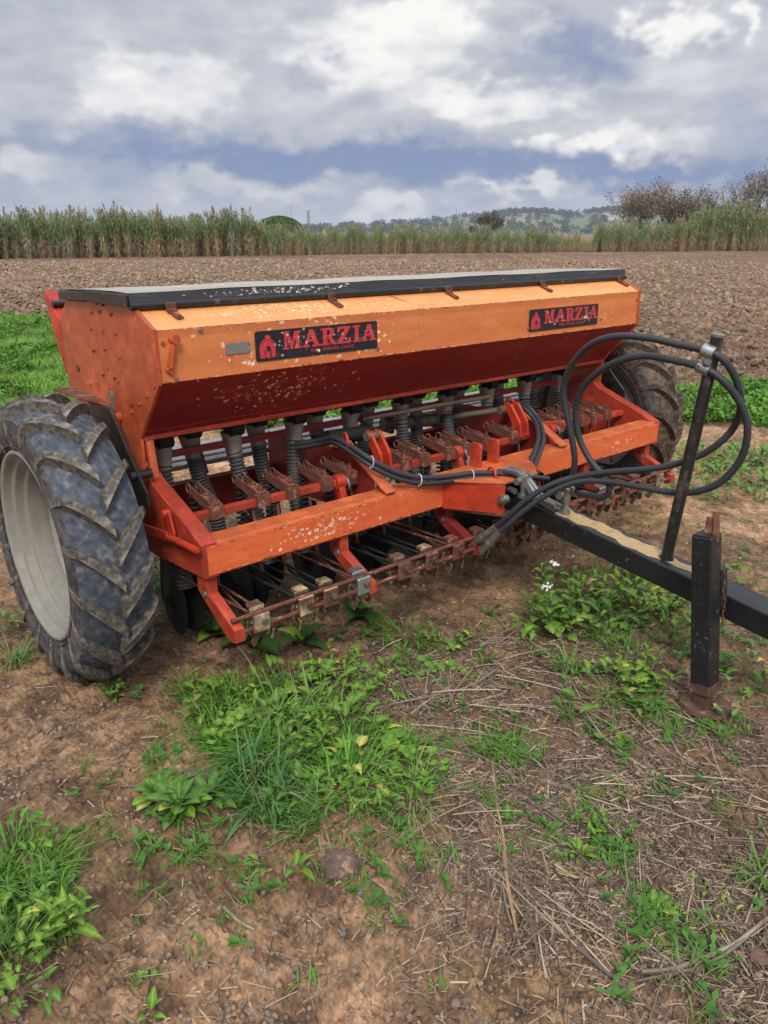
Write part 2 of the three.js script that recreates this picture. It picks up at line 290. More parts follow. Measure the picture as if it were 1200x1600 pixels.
{ // loose clods on the ploughed land
  const m = new THREE.MeshStandardMaterial({ color: col(0.39, 0.278, 0.188), roughness: 0.97, bumpMap: soilBump, bumpScale: 0.02 });
  const r = rng(21), list = [[], [], []];
  for (let i = 0; i < 60000; i++) {
    const d = 4 * Math.pow(14, Math.sqrt(r()) * 0.98), a = AZ0 + (r() - 0.5) * 1.1, x = d * Math.cos(a), z = d * Math.sin(a), f = inField(x, z);
    if (f < 0.15 - 0.35 * fbm2(x * 1.3, z * 1.3, 2)) continue;
    const s = (0.01 + 0.05 * Math.pow(r(), 4.2)) * (d > 20 ? 1.25 : 1), k = 0.72 + 0.6 * r();
    list[i % 3].push({ p: V(x, fieldY(x, z) + s * 0.3, z), e: [r() * 6, r() * 6, r() * 6], s: [s * (0.8 + 0.7 * r()), s * (0.6 + 0.4 * r()), s * (0.8 + 0.6 * r())], c: col(k * 1.02, k, k * (0.92 + 0.12 * r())) });
  }
  list.forEach((l, i) => scatter('loose_clods', ['loose brown clods strewn over the ploughed field', 'broken lumps of dry earth across the ploughed field', 'crumbs of turned soil on the ploughed field'][i], 'clods', lumpGeo(i * 7.3, 1, 0.4), m, l));
}

// ------------------------------------------------------------------ far country: hills, woods, farm, masts
class Cloud { // many small faces gathered into one geometry with colours
  constructor() { this.p = []; this.n = []; this.c = []; }
  tri(a, b, c, k) { const n = b.clone().sub(a).cross(c.clone().sub(a)).normalize(); for (const v of [a, b, c]) { this.p.push(v.x, v.y, v.z); this.n.push(n.x, n.y, n.z); this.c.push(k.r, k.g, k.b); } }
  leaf(p, s, k, r) { // a rhombic leaf at p, turned at random
    const u = V(r() - 0.5, r() - 0.5, r() - 0.5).normalize(), w = V(r() - 0.5, r() - 0.5, r() - 0.5).cross(u).normalize().multiplyScalar(s * 0.45); u.multiplyScalar(s);
    const a = p.clone().sub(u), b = p.clone().add(u), c = p.clone().add(w), d = p.clone().sub(w); this.tri(a, c, b, k); this.tri(a, b, d, k);
  }
  build() { const g = new THREE.BufferGeometry(); for (const [k, v] of [['position', this.p], ['normal', this.n], ['color', this.c]]) g.setAttribute(k, new THREE.Float32BufferAttribute(v, 3)); g.setAttribute('uv', new THREE.Float32BufferAttribute(new Float32Array(this.p.length / 3 * 2), 2)); return g; }
}
const leafMat = new THREE.MeshStandardMaterial({ vertexColors: true, roughness: 0.75, side: THREE.DoubleSide });
const bark = new THREE.MeshStandardMaterial({ color: col(0.12, 0.095, 0.075), roughness: 0.95 });
const polar = (deg, d) => [d * Math.cos(AZ0 + deg * Math.PI / 180), d * Math.sin(AZ0 + deg * Math.PI / 180)];
const ridge = (deg) => { // height of the hill line at 1.9 km, in metres, over the bearing from the view's middle
  const pts = [[-40, 6], [-12, 8], [-5.5, 13], [-2, 18], [1, 24], [4, 31], [6, 39], [8.5, 45], [10.5, 47], [12.5, 41], [14.5, 47], [17, 54], [20, 54], [24, 46], [40, 30], [60, 10]];
  let i = 1; while (i < pts.length - 1 && pts[i][0] < deg) i++; const [a, b] = pts[i - 1], [c, d] = pts[i]; return lerp(b, d, sst(clamp((deg - a) / (c - a), 0, 1), 0, 1));
};
const hillY = (deg, d) => { const f = sst(d, 1150, 1950), g = 1 - 0.25 * sst(d, 2100, 2900); return ridge(deg) * f * g + 2.2 * f * fbm2(deg * 0.9, d * 0.004, 4) - 1 + 0.4; };
{
  const P = [], C = [], I = [], na = 260, nd = 46;
  for (let j = 0; j <= nd; j++) for (let i = 0; i <= na; i++) {
    const deg = -40 + 100 * i / na, d = 1100 + 1800 * j / nd, [x, z] = polar(deg, d), q = fbm2(deg * 0.55, d * 0.0045, 3), s = n2(Math.floor(deg * 0.9 + 2 * n2(d * 0.004, 1)), Math.floor(d / 140));
    P.push(x, hillY(deg, d), z);
    const c = q > 0.1 ? [0.06, 0.075, 0.035] : s > 0.25 ? [0.27, 0.2, 0.12] : s > -0.3 ? [0.13, 0.15, 0.06] : [0.2, 0.19, 0.1]; C.push(...c);
  }
  for (let j = 0; j < nd; j++) for (let i = 0; i < na; i++) { const a = j * (na + 1) + i, b = a + 1, c = a + na + 1, d = c + 1; I.push(a, b, c, b, d, c); }
  const g = new THREE.BufferGeometry(); g.setAttribute('position', new THREE.Float32BufferAttribute(P, 3)); g.setAttribute('color', new THREE.Float32BufferAttribute(C, 3)); g.setIndex(I); g.computeVertexNormals();
  if (g.attributes.normal.getY(500) < 0) { g.index.array.reverse(); g.computeVertexNormals(); }
  struct('hills', g, new THREE.MeshStandardMaterial({ vertexColors: true, roughness: 1 }));
  const w = new Cloud(), r = rng(31);
  const grow = (deg, d, h, wide) => { const [x, z] = polar(deg, d), y = hillY(deg, d), k = 0.7 + 0.6 * r(); for (let n = 0; n < 26; n++) { const a = r() * 6.28, e = r(), q = Math.sqrt(r()) * wide; w.leaf(V(x + q * Math.cos(a) * Math.sqrt(1 - e * e * 0.8), y + h * (0.1 + 0.9 * e), z + q * Math.sin(a) * Math.sqrt(1 - e * e * 0.8)), wide * 0.42, col(0.035 * k, 0.058 * k, 0.022 * k), r); } };
  for (let i = 0; i < 2600; i++) { const deg = -14 + 46 * r(), d = 1250 + 950 * r(); if (fbm2(deg * 0.55, d * 0.0045, 3) > 0.08 || r() < 0.06) grow(deg, d, 5 + 7 * r(), 4 + 4 * r()); }
  for (let i = 0; i < 260; i++) { const deg = [8.5 + 4.5 * r(), 14 + 5 * r(), 16.3 + 2 * r()][i % 3]; grow(deg, 1880 + 80 * r(), 6 + 7 * r(), 5 + 4 * r()); }
  const o = shadowed(new THREE.Mesh(w.build(), leafMat)); o.name = 'hill_woods'; o.userData = { kind: 'stuff', label: 'dark green woods and hedges spread over the far hills', category: 'woods' }; scene.add(o);
}
{ // the farm on the hill: long pale house with a taller block and an outbuilding
  const wall = new THREE.MeshStandardMaterial({ color: col(0.62, 0.58, 0.5), roughness: 0.9 }), roof = new THREE.MeshStandardMaterial({ color: col(0.33, 0.2, 0.14), roughness: 0.9 }), dark = new THREE.MeshStandardMaterial({ color: col(0.06, 0.06, 0.07), roughness: 0.4 });
  const house = (label, deg, w, h, dep, d = 1560) => {
    const [x, z] = polar(deg, d), y = hillY(deg, d) - 1.5, t = thing('farmhouse', label, 'house', [x, y, z]); t.rotation.y = -AZ0 - Math.PI / 2;
    part('wall', new THREE.BoxGeometry(w, h + 1.5, dep).translate(0, (h + 1.5) / 2, 0), wall, t);
    const s = new THREE.Shape([V(-dep / 2 - 0.4, 0), V(dep / 2 + 0.4, 0), V(0, dep * 0.2)].map((v) => new THREE.Vector2(v.x, v.y)));
    part('roof', new THREE.ExtrudeGeometry(s, { depth: w + 0.8, bevelEnabled: false }).rotateY(Math.PI / 2).translate(-w / 2 - 0.4, h + 1.5, 0), roof, t);
    for (let i = 0; i < Math.floor(w / 4); i++) part('window', new THREE.BoxGeometry(1.1, 1.5, 0.2).translate(-w / 2 + 2 + i * 4, h * 0.55 + 1.5, dep / 2), dark, t);
  };
  house('long pale farmhouse with a low tiled roof on the far hill', 15.75, 34, 5, 10); house('tall white house block standing left beside the long farmhouse on the hill', 15.05, 11, 10, 10, 1575); house('small pale outbuilding far left of the farmhouse on the hill', 14.2, 7.3, 4.6, 7, 1570);
  house('white shed on the right end of the far hill', 18.6, 14, 3.5, 7, 1540);
}
const iron = new THREE.MeshStandardMaterial({ color: col(0.2, 0.2, 0.21), roughness: 0.6 });
function mast(label, p, h, lattice) {
  const t = thing(lattice ? 'lattice_pylon' : 'radio_mast', label, lattice ? 'pylon' : 'mast', p);
  if (!lattice) { part('pole', rod(V(0, 0, 0), V(0, h, 0), 0.22, 6, 0.12), iron, t); part('antenna', rod(V(-0.8, h * 0.93, 0), V(0.8, h * 0.93, 0), 0.12, 5), iron, t); part('antenna', rod(V(0, h * 0.86, -0.7), V(0, h * 0.86, 0.7), 0.1, 5), iron, t); return; }
  const b = h * 0.075, g = []; const cr = [[1, 1], [1, -1], [-1, -1], [-1, 1]];
  for (const [i, k] of cr) g.push(rod(V(i * b, 0, k * b), V(i * 0.25, h, k * 0.25), 0.13, 5));
  for (let n = 0; n < 7; n++) { const y0 = h * n / 7, y1 = h * (n + 1) / 7, w0 = lerp(b, 0.25, n / 7), w1 = lerp(b, 0.25, (n + 1) / 7); for (let q = 0; q < 4; q++) { const [a, c] = cr[q], [e, f] = cr[(q + 1) % 4]; g.push(rod(V(a * w0, y0, c * w0), V(e * w1, y1, f * w1), 0.08, 4), rod(V(e * w0, y0, f * w0), V(a * w1, y1, c * w1), 0.08, 4)); } }
  part('tower', g, iron, t);
  for (const f of [0.74, 0.86, 0.97]) part('crossarm', bar(V(-h * 0.13, h * f, 0), V(h * 0.13, h * f, 0), 0.25, 0.3), iron, t);
}
mast('thin grey mast left of the lattice pylon, beyond the reeds', [503, -1, -746], 32, false);
mast('lattice pylon just right of the green domed tree', [403, -1, -572], 21, true);
mast('tall thin mast in the middle of the far hills', [427, -1, -421], 19.5, false);
mast('thin pole mast below the wooded hilltop on the right', [549, -1, -433], 20.5, false);

function tree(name, label, p, h, wide, o) { // a trunk with limbs and a crown of leaf-sized faces
  const t = thing(name, label, 'tree', p, o.group), r = rng(o.seed), g = [], c = new Cloud(), tips = [];
  const grow = (a, dir, len, rad, lev) => {
    const b = a.clone().addScaledVector(dir, len); g.push(rod(a, b, rad, 5, rad * 0.62));
    if (lev === 0 || len < o.tip) { tips.push([b, dir]); return; }
    const k = 2 + (r() > 0.45 ? 1 : 0); if (lev < o.levels) tips.push([b, dir]);
    for (let i = 0; i < k; i++) grow(b, dir.clone().add(V((r() - 0.5) * 1.3, (r() - 0.35) * 0.7, (r() - 0.5) * 1.3)).normalize(), len * (0.62 + 0.25 * r()), rad * 0.6, lev - 1);
  };
  for (let i = 0; i < o.stems; i++) grow(V((r() - 0.5) * wide * 0.5, 0, (r() - 0.5) * wide * 0.5), V((r() - 0.5) * 0.5, 1, (r() - 0.5) * 0.5).normalize(), h * 0.3 * (0.8 + 0.4 * r()), h * 0.014, o.levels);
  for (const [q, d] of tips) for (let i = 0; i < o.leaves; i++) { const k = 0.6 + 0.8 * r(), b = r() < 0.25 ? o.c2 : o.c1; c.leaf(q.clone().add(V((r() - 0.5), (r() - 0.5), (r() - 0.5)).multiplyScalar(o.puff)), o.size * (0.6 + 0.7 * r()), col(b[0] * k, b[1] * k, b[2] * k), r); }
  part('trunk', g, o.bark ?? bark, t);
  const m = shadowed(new THREE.Mesh(c.build(), leafMat)); m.name = 'crown'; t.add(m); return t;
}
const browns = { c1: [0.19, 0.14, 0.1], c2: [0.22, 0.19, 0.1], stems: 9, levels: 4, tip: 0.15, leaves: 6, puff: 0.75, size: 0.1, bark: new THREE.MeshStandardMaterial({ color: col(0.2, 0.17, 0.14), roughness: 0.9 }) };
tree('bare_tree', 'brown thin-leaved tree at the left end of the row behind the reeds on the right', [76.5, -0.2, -48.5], 6.1, 4.2, { ...browns, seed: 41, leaves: 8 });
tree('bare_tree', 'dark brown bushy tree second from the left behind the reeds on the right', [79.2, -0.2, -47], 6.3, 4.4, { ...browns, seed: 42, leaves: 9 });
tree('bare_tree', 'slim sparse brown tree standing alone between the bushier ones behind the reeds', [83.5, -0.2, -44.8], 6.5, 2.4, { ...browns, seed: 43, stems: 7, leaves: 5 });
tree('bare_tree', 'tallest brown tree at the right edge of the picture behind the reeds', [84.6, -0.2, -40], 7.7, 5, { ...browns, seed: 44, stems: 9 });
tree('bare_tree', 'low brown thicket left of the slim sparse tree', [81.6, -0.2, -46], 3.8, 3.6, { ...browns, seed: 46, stems: 9, leaves: 7 });
tree('bare_tree', 'low brown scrub right of the slim sparse tree behind the reeds', [84.1, -0.2, -43.4], 4.2, 4, { ...browns, seed: 48, stems: 9, leaves: 8 });
tree('bare_tree', 'low brown scrub at the foot of the slim sparse tree behind the reeds', [82.9, -0.2, -45.3], 3.9, 3.4, { ...browns, seed: 49, stems: 9, leaves: 8 });
tree('bare_tree', 'dark lone tree standing beyond the reeds before the far hills', [185, -0.5, -167.8], 7.6, 5, { ...browns, seed: 45, c1: [0.05, 0.045, 0.03], size: 0.22, puff: 1.1, leaves: 12 });
tree('bare_tree', 'small dark bush left of the lone tree before the far hills', [181.5, -0.5, -170.5], 4.2, 2.2, { ...browns, seed: 47, c1: [0.05, 0.045, 0.03], stems: 3, size: 0.2, puff: 0.9, leaves: 12 });
{ // the domed pine
  const t = thing('pine_tree', 'green umbrella pine with a smooth domed crown beyond the reeds', 'tree', [82, -0.5, -125.6]), r = rng(50), c = new Cloud();
  part('trunk', [rod(V(0, 0, 0), V(0.2, 2.6, 0), 0.35, 8, 0.25), ...[0, 1, 2, 3, 4].map((i) => rod(V(0.2, 2.2, 0), V(2.6 * Math.cos(i * 1.3), 3.6, 2.6 * Math.sin(i * 1.3)), 0.16, 6, 0.08))], bark, t);
  for (let i = 0; i < 15000; i++) { const a = r() * 6.283, e = Math.pow(r(), 0.75), s = 0.86 + 0.14 * r(), q = Math.cos(e * 1.5) * 4.6 * s, k = (0.6 + 0.6 * r()) * (0.85 + 0.5 * n3(q * Math.cos(a) * 0.9, e * 4, q * Math.sin(a) * 0.9)); c.leaf(V(q * Math.cos(a), 2.2 + Math.sin(e * 1.5) * 2.9 * s, q * Math.sin(a)), 0.16, col(0.115 * k, 0.19 * k, 0.04 * k), r); }
  const m = shadowed(new THREE.Mesh(c.build(), leafMat)); m.name = 'crown'; t.add(m);
}

// ------------------------------------------------------------------ reeds along the far edge of the field
function reedGeo(seed, plume, lean, green) {
  const r = rng(seed), c = new Cloud(), N = 6, pts = [];
  for (let i = 0; i <= N; i++) { const t = i / N; pts.push(V(lean * t * t, t, 0.4 * lean * t * t)); }
  const shade = (t) => { const g = sst(t, 0.36, 0.74); return col(lerp(0.46, 0.19 * green[0], g), lerp(0.36, 0.25 * green[1], g), lerp(0.21, 0.085 * green[2], g)); };
  for (let i = 0; i < N; i++) { const w = 0.0042 * (1 - 0.6 * i / N); for (let q = 0; q < 3; q++) { const a = q * 2.09, b = a + 2.09, A = V(Math.cos(a) * w, 0, Math.sin(a) * w), B = V(Math.cos(b) * w, 0, Math.sin(b) * w); c.tri(pts[i].clone().add(A), pts[i + 1].clone().add(A), pts[i].clone().add(B), shade(i / N)); c.tri(pts[i].clone().add(B), pts[i + 1].clone().add(A), pts[i + 1].clone().add(B), shade(i / N)); } }
  for (let i = 0; i < 20; i++) {
    const t = 0.18 + 0.78 * i / 20, a = r() * 6.28, L = (0.11 + 0.09 * r()), b = V(lean * t * t, t, 0.4 * lean * t * t), d = V(Math.cos(a), 0, Math.sin(a)), s = V(-Math.sin(a), 0, Math.cos(a)).multiplyScalar(0.0052);
    const dry = t < 0.4 && r() < 0.8; const k = dry ? col(0.25, 0.19, 0.1) : shade(t).multiplyScalar(0.75 + 0.5 * r());
    const m = b.clone().addScaledVector(d, L * 0.45).add(V(0, L * (dry ? -0.1 : 0.42), 0)), e = b.clone().addScaledVector(d, L).add(V(0, L * (dry ? -0.8 : 0.3 - 0.5 * r()), 0));
    c.tri(b, m.clone().add(s), m.clone().sub(s), k); c.tri(m.clone().add(s), e, m.clone().sub(s), k);
  }
  if (plume) for (let i = 0; i < 16; i++) { const t = 0.94 + 0.11 * r(), b = V(lean * t * t + 0.012 * (r() - 0.5), t, 0.4 * lean * t * t + 0.012 * (r() - 0.5)); c.leaf(b, 0.026, col(0.33, 0.29, 0.23), r); }
  return c.build();
}
const reedSorts = [0, 1, 2, 3, 4, 5].map((i) => reedGeo(60 + i, i % 3 === 0, 0.03 + 0.03 * i, [[1, 1, 1], [0.8, 0.95, 0.9], [1.25, 1.1, 1]][i % 3]));
function reeds(label, seed, n, h0, h1, from, to, depth, offset) {
  const r = rng(seed), L = [[], [], [], [], [], []], bearing = ([x, z]) => Math.atan2(z, x);
  for (let i = 0; i < n; i++) {
    const u = lerp(from, to, r()), a = AZ0 + u * Math.PI / 180, ca = Math.cos(a), sa = Math.sin(a);
    let d = 200; for (let k = 0; k + 1 < FAR_EDGE.length; k++) { const [ax, az] = FAR_EDGE[k], [bx, bz] = FAR_EDGE[k + 1], ex = bx - ax, ez = bz - az, den = ca * ez - sa * ex, t = (ax * ez - az * ex) / den, s = (ax * sa - az * ca) / den; if (t > 0 && s >= 0 && s <= 1) d = Math.min(d, t); }
    d += offset + depth * Math.pow(r(), 1.2) + 0.8 * n2(u * 1.3, 3); const cl = 0.84 + 0.26 * n2(u * 1.6, seed) + 0.12 * n2(u * 6, seed), h = lerp(h0, h1, r()) * (typeof cl === 'number' ? clamp(cl, 0.6, 1.15) : 1), k = 0.75 + 0.5 * r();
    const q = n2(u * 0.9, seed + 4) * 0.18;
    L[i % 6].push({ p: V(d * ca, -0.28, d * sa), e: [(r() - 0.5) * 0.16, r() * 6.28, (r() - 0.5) * 0.16], s: h, c: col(k * (1 + q), k, k * (1 - 0.3 * q)) });
  }
  L.forEach((l, i) => scatter('reed_bed', label, 'reeds', reedSorts[i], leafMat, l));
}
reeds('tall green reeds with straw-coloured feet along the left of the far field edge', 71, 9500, 2.5, 3.5, -31, -8.6, 3.5, 0);
reeds('lower thin yellowish reeds along the middle of the far field edge', 72, 4700, 1.6, 2.6, -9.4, 11.5, 3, 0);
reeds('lowest thin reeds in front of the pale far field', 75, 1500, 1.25, 2.0, 10.5, 17, 2.8, 0);
reeds('high dense reeds in front of the brown trees on the right', 73, 4200, 2.2, 3.3, 14.5, 31, 4, 0);
reeds('tallest reeds rising at the right edge of the picture', 74, 2600, 3.5, 5.2, 20.6, 31, 4, 0.5);

// ------------------------------------------------------------------ leaves and grasses
const green = (r, g, b) => [r, g, b];
function blade(c, base, az, L, w, rise, droop, k, r) { // an arching grass blade added to a Cloud
  const N = 5, d = V(Math.cos(az), 0, Math.sin(az)), s = V(-Math.sin(az), 0, Math.cos(az)); let pl, pr;
  for (let i = 0; i <= N; i++) {
    const t = i / N, p = base.clone().addScaledVector(d, L * t * (1 - rise * 0.55) * (0.35 + 0.65 * t)).add(V(0, L * (rise * t * 1.05 - droop * t * t), 0)), ww = w * (t < 0.15 ? 0.6 + 2.6 * t : Math.pow(1 - t, 0.6) * 1.08) * 0.5;
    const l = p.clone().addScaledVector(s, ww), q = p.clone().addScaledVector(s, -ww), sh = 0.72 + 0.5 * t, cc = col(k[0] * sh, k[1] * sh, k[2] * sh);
    if (i) { c.tri(pl, l, pr, cc); if (i < N) c.tri(pr, l, q, cc); }
    pl = l; pr = q;
  }
}
const grassMat = new THREE.MeshPhysicalMaterial({ vertexColors: true, roughness: 0.55, side: THREE.DoubleSide, transmission: 0.25, thickness: 0, ior: 1.3 });
{ // the green strip between the machine and the ploughed land
  const sorts = [0, 1, 2, 3].map((i) => { const c = new Cloud(), r = rng(80 + i); if (i < 2) for (let n = 0; n < 16; n++) blade(c, V((r() - 0.5) * 0.16, 0, (r() - 0.5) * 0.16), r() * 6.28, 0.1 + 0.1 * r(), 0.007, 0.8, 0.25 + 0.4 * r(), [0.135 * (0.8 + 0.5 * r()), 0.28 * (0.75 + 0.5 * r()), 0.024], r); else for (let n = 0; n < 34; n++) { const p = V((r() - 0.5) * 0.22, 0.02 + 0.09 * r(), (r() - 0.5) * 0.22), k = 0.75 + 0.5 * r(); c.leaf(p, 0.02 + 0.014 * r(), col(0.12 * k, 0.26 * k, 0.034 * k), r); } return c.build(); });
  const near = [[-8, -14], [0.75, -7.6], [1.6, -7.1], [2.5, -6.3], [4.7, -5.0], [6.21, -3.5], [6.85, -2.95], [7.71, -2.2], [16, 2]];
  const r = rng(91), L = [[], [], [], []];
  for (let i = 0; i < 60000; i++) {
    const d = 4 * Math.pow(5.2, r()), a = AZ0 + (r() - 0.5) * 1.12, x = d * Math.cos(a), z = d * Math.sin(a), w = 0.5 * fbm2(x * 1.4, z * 1.4, 3), f = sideOf(EDGE, x, z), s = sideOf(near, x, z);
    if (f + w * 0.8 > 0.15 || s + w < 0) continue;
    const thick = sst(s + w, 0, 0.5) * sst(-f - w, -0.2, 0.3); if (r() > 0.25 + 0.75 * thick) continue;
    const big = 0.75 + 0.7 * r(), k = 0.85 + 0.3 * r() + 0.3 * n2(x * 1.1, z * 1.1); L[(n2(x * 0.5 + 9, z * 0.5) + (r() - 0.5) > (d > 9 ? 0.8 : 0.1) ? 2 : 0) + (i & 1)].push({ p: V(x, groundY(x, z) - 0.01, z), e: [0, r() * 6.28, 0], s: big * (d > 9 ? 1.1 : 1), c: col(k, k, k) });
  }
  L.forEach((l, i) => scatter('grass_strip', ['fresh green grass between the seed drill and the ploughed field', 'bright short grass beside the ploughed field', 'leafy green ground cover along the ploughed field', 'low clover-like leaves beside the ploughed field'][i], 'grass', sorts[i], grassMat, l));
}

// ------------------------------------------------------------------ the seed drill
const drill = thing('seed_drill', 'old orange and red seed drill with black drawbar and two big tractor-tread wheels', 'seed drill', [2.5, 0, -2.8]);
const root = new THREE.Group(); // parts are modelled in place, then moved under the drill's base
const X0 = 1.1, X1 = 3.95, LEN = X1 - X0;

function canvasTex(w, h, draw) { const c = document.createElement('canvas'); c.width = w; c.height = h; draw(c.getContext('2d'), w, h); const t = new THREE.CanvasTexture(c); t.colorSpace = THREE.SRGBColorSpace; t.wrapS = t.wrapT = THREE.ClampToEdgeWrapping; t.anisotropy = 8; return t; }
function splats(g, n, x, y, sx, sy, r0, r1, seed, stretch = 1) { // chalky bird-lime flecks
  const r = rng(seed), gs = () => (r() + r() + r() - 1.5) / 1.1;
  for (let i = 0; i < n; i++) {
    const s = r0 + (r1 - r0) * Math.pow(r(), 2.5), cx = x + gs() * sx, cy = y + gs() * sy, k = 208 + 38 * r();
    g.fillStyle = `rgba(${k},${k * 0.93},${k * 0.8},${0.55 + 0.4 * r()})`; g.beginPath();
    g.ellipse(cx, cy, s * (0.7 + 0.5 * r()), s * (0.8 + 0.8 * r()) * stretch, r() * 3, 0, 7); g.fill();
  }
}
function grime(g, w, h, seed, tone, n = 900, a = 0.05, size = 40) { const r = rng(seed); for (let i = 0; i < n; i++) { g.fillStyle = `rgba(${tone[0]},${tone[1]},${tone[2]},${a * r()})`; const s = size * (0.1 + r() * r()); g.beginPath(); g.ellipse(r() * w, r() * h, s * (1 + 2 * r()), s * (0.3 + 0.5 * r()), (r() - 0.5) * 0.4, 0, 7); g.fill(); } }
function scratches(g, w, h, seed, tone, n, a) { const r = rng(seed); for (let i = 0; i < n; i++) { g.strokeStyle = `rgba(${tone},${a * (0.4 + 0.6 * r())})`; g.lineWidth = 0.6 + r(); const x = r() * w, y = r() * h; g.beginPath(); g.moveTo(x, y); g.lineTo(x + (r() - 0.5) * 60, y + (r() - 0.3) * 70); g.stroke(); } }
function streaks(g, w, h, seed, n) { const r = rng(seed); for (let i = 0; i < n; i++) { const x = r() * w, y = r() * h * 0.7, l = h * (0.1 + 0.5 * r()), t = r() < 0.5 ? '96,48,30' : '235,200,160'; const q = g.createLinearGradient(0, y, 0, y + l); q.addColorStop(0, `rgba(${t},${0.05 + 0.16 * r()})`); q.addColorStop(1, `rgba(${t},0)`); g.fillStyle = q; g.fillRect(x, y, 1.5 + 6 * r() * r(), l); }
  for (let i = 0; i < n * 2; i++) { const top = r() < 0.5; g.fillStyle = r() < 0.6 ? 'rgba(84,48,36,.6)' : 'rgba(226,196,160,.55)'; g.beginPath(); g.ellipse(r() * w, top ? r() * 4 : h - r() * 4, 2 + 10 * r() * r(), 1 + 2.2 * r(), 0, 0, 7); g.fill(); } }
// one sheet-metal panel between two lines along x, subdivided, with its own picture of wear
function sheet(name, a, b, m, x0 = X0 + 0.006, x1 = X1 - 0.006, t = 0.003) { // a, b: [z, y], lower and upper edge
  const N = 24, P = [], U = [], I = [], d = V(0, b[1] - a[1], b[0] - a[0]).normalize(), nrm = V(0, d.z, -d.y).multiplyScalar(-1); // outward
  if (nrm.z < -0.01 && name !== 'rear_panel') nrm.negate(); if (name === 'rear_panel' && nrm.z > 0) nrm.negate();
  for (const s of [0, -t]) for (let j = 0; j <= 4; j++) for (let i = 0; i <= N; i++) {
    const u = i / N, v = j / 4; P.push(lerp(x0, x1, u), lerp(a[1], b[1], v) + nrm.y * s, lerp(a[0], b[0], v) + nrm.z * s); U.push(u, v);
  }
  const row = N + 1, half = row * 5;
  for (let j = 0; j < 4; j++) for (let i = 0; i < N; i++) { const q = j * row + i; I.push(q, q + 1, q + row, q + 1, q + row + 1, q + row); const w = q + half; I.push(w, w + row, w + 1, w + 1, w + row, w + row + 1); }
  const g = new THREE.BufferGeometry(); g.setAttribute('position', new THREE.Float32BufferAttribute(P, 3)); g.setAttribute('uv', new THREE.Float32BufferAttribute(U, 2)); g.setIndex(I); g.computeVertexNormals();
  return part(name, g, m, root, true);
}
const sheetMat = (map, rough = 0.5) => new THREE.MeshStandardMaterial({ map, roughness: rough, bumpMap: wearBump, bumpScale: 0.0004 });
const pxm = (m) => m / LEN * 2048; // metres along the hopper to picture pixels
const slopeTex = canvasTex(2048, 192, (g, w, h) => {
  const l = g.createLinearGradient(0, 0, w, 0); l.addColorStop(0, 'rgb(218,146,82)'); l.addColorStop(0.5, 'rgb(222,150,86)'); l.addColorStop(1, 'rgb(224,152,84)'); g.fillStyle = l; g.fillRect(0, 0, w, h);
  grime(g, w, h, 1, [246, 200, 130], 700, 0.06, 60); grime(g, w, h, 2, [160, 84, 40], 600, 0.06, 46); g.fillStyle = 'rgba(150,80,45,.35)'; g.fillRect(0, 0, w, 5);
  splats(g, 330, pxm(0.6), 90, pxm(0.42), 80, 1.2, 5.2, 3); splats(g, 120, pxm(0.9), 90, pxm(0.9), 80, 1, 3.5, 4); scratches(g, w, h, 5, '140,80,50', 60, 0.35); streaks(g, w, h, 500, 120);
  g.fillStyle = 'rgba(120,66,50,.75)'; g.beginPath(); g.moveTo(pxm(1.1), 30); g.lineTo(pxm(1.19), 150); g.lineTo(pxm(1.14), 60); g.fill();
});
const frontTex = canvasTex(2048, 160, (g, w, h) => {
  const l = g.createLinearGradient(0, 0, w, 0); l.addColorStop(0, 'rgb(208,124,72)'); l.addColorStop(0.45, 'rgb(214,130,74)'); l.addColorStop(0.8, 'rgb(218,134,68)'); l.addColorStop(1, 'rgb(213,126,66)'); g.fillStyle = l; g.fillRect(0, 0, w, h);
  grime(g, w, h, 6, [236, 160, 90], 700, 0.07, 70); grime(g, w, h, 7, [186, 70, 40], 500, 0.07, 70); grime(g, w, h, 8, [110, 60, 40], 260, 0.06, 10);
  const f = g.createLinearGradient(0, 0, 0, h); f.addColorStop(0, 'rgba(180,80,40,.28)'); f.addColorStop(0.2, 'rgba(0,0,0,0)'); f.addColorStop(1, 'rgba(205,80,44,.18)'); g.fillStyle = f; g.fillRect(0, 0, w, h);
  splats(g, 300, pxm(0.62), 80, pxm(0.44), 75, 1.3, 5.8, 9, 1.3); splats(g, 60, pxm(2.5), 110, pxm(0.3), 40, 1, 3.6, 10); scratches(g, w, h, 11, '130,60,36', 90, 0.3); streaks(g, w, h, 501, 120);
});
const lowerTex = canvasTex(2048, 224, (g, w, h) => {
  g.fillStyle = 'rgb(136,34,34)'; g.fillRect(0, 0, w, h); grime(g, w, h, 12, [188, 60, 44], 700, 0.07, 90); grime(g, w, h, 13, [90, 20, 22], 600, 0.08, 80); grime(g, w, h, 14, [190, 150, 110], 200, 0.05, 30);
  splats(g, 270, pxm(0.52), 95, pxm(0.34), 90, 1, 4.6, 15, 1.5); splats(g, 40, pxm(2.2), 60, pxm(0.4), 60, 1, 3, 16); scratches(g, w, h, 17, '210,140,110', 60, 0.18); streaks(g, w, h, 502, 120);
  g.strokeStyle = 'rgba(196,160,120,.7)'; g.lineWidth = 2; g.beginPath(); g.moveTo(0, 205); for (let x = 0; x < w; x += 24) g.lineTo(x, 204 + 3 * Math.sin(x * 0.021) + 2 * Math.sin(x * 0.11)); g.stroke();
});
const A0 = [-2.61, 1.368], B0 = [-2.46, 1.3], D0 = [-2.455, 1.125], E0 = [-2.655, 0.905];
sheet('upper_panel', B0, A0, sheetMat(slopeTex)); sheet('front_panel', D0, B0, sheetMat(frontTex)); sheet('lower_panel', E0, D0, sheetMat(lowerTex));
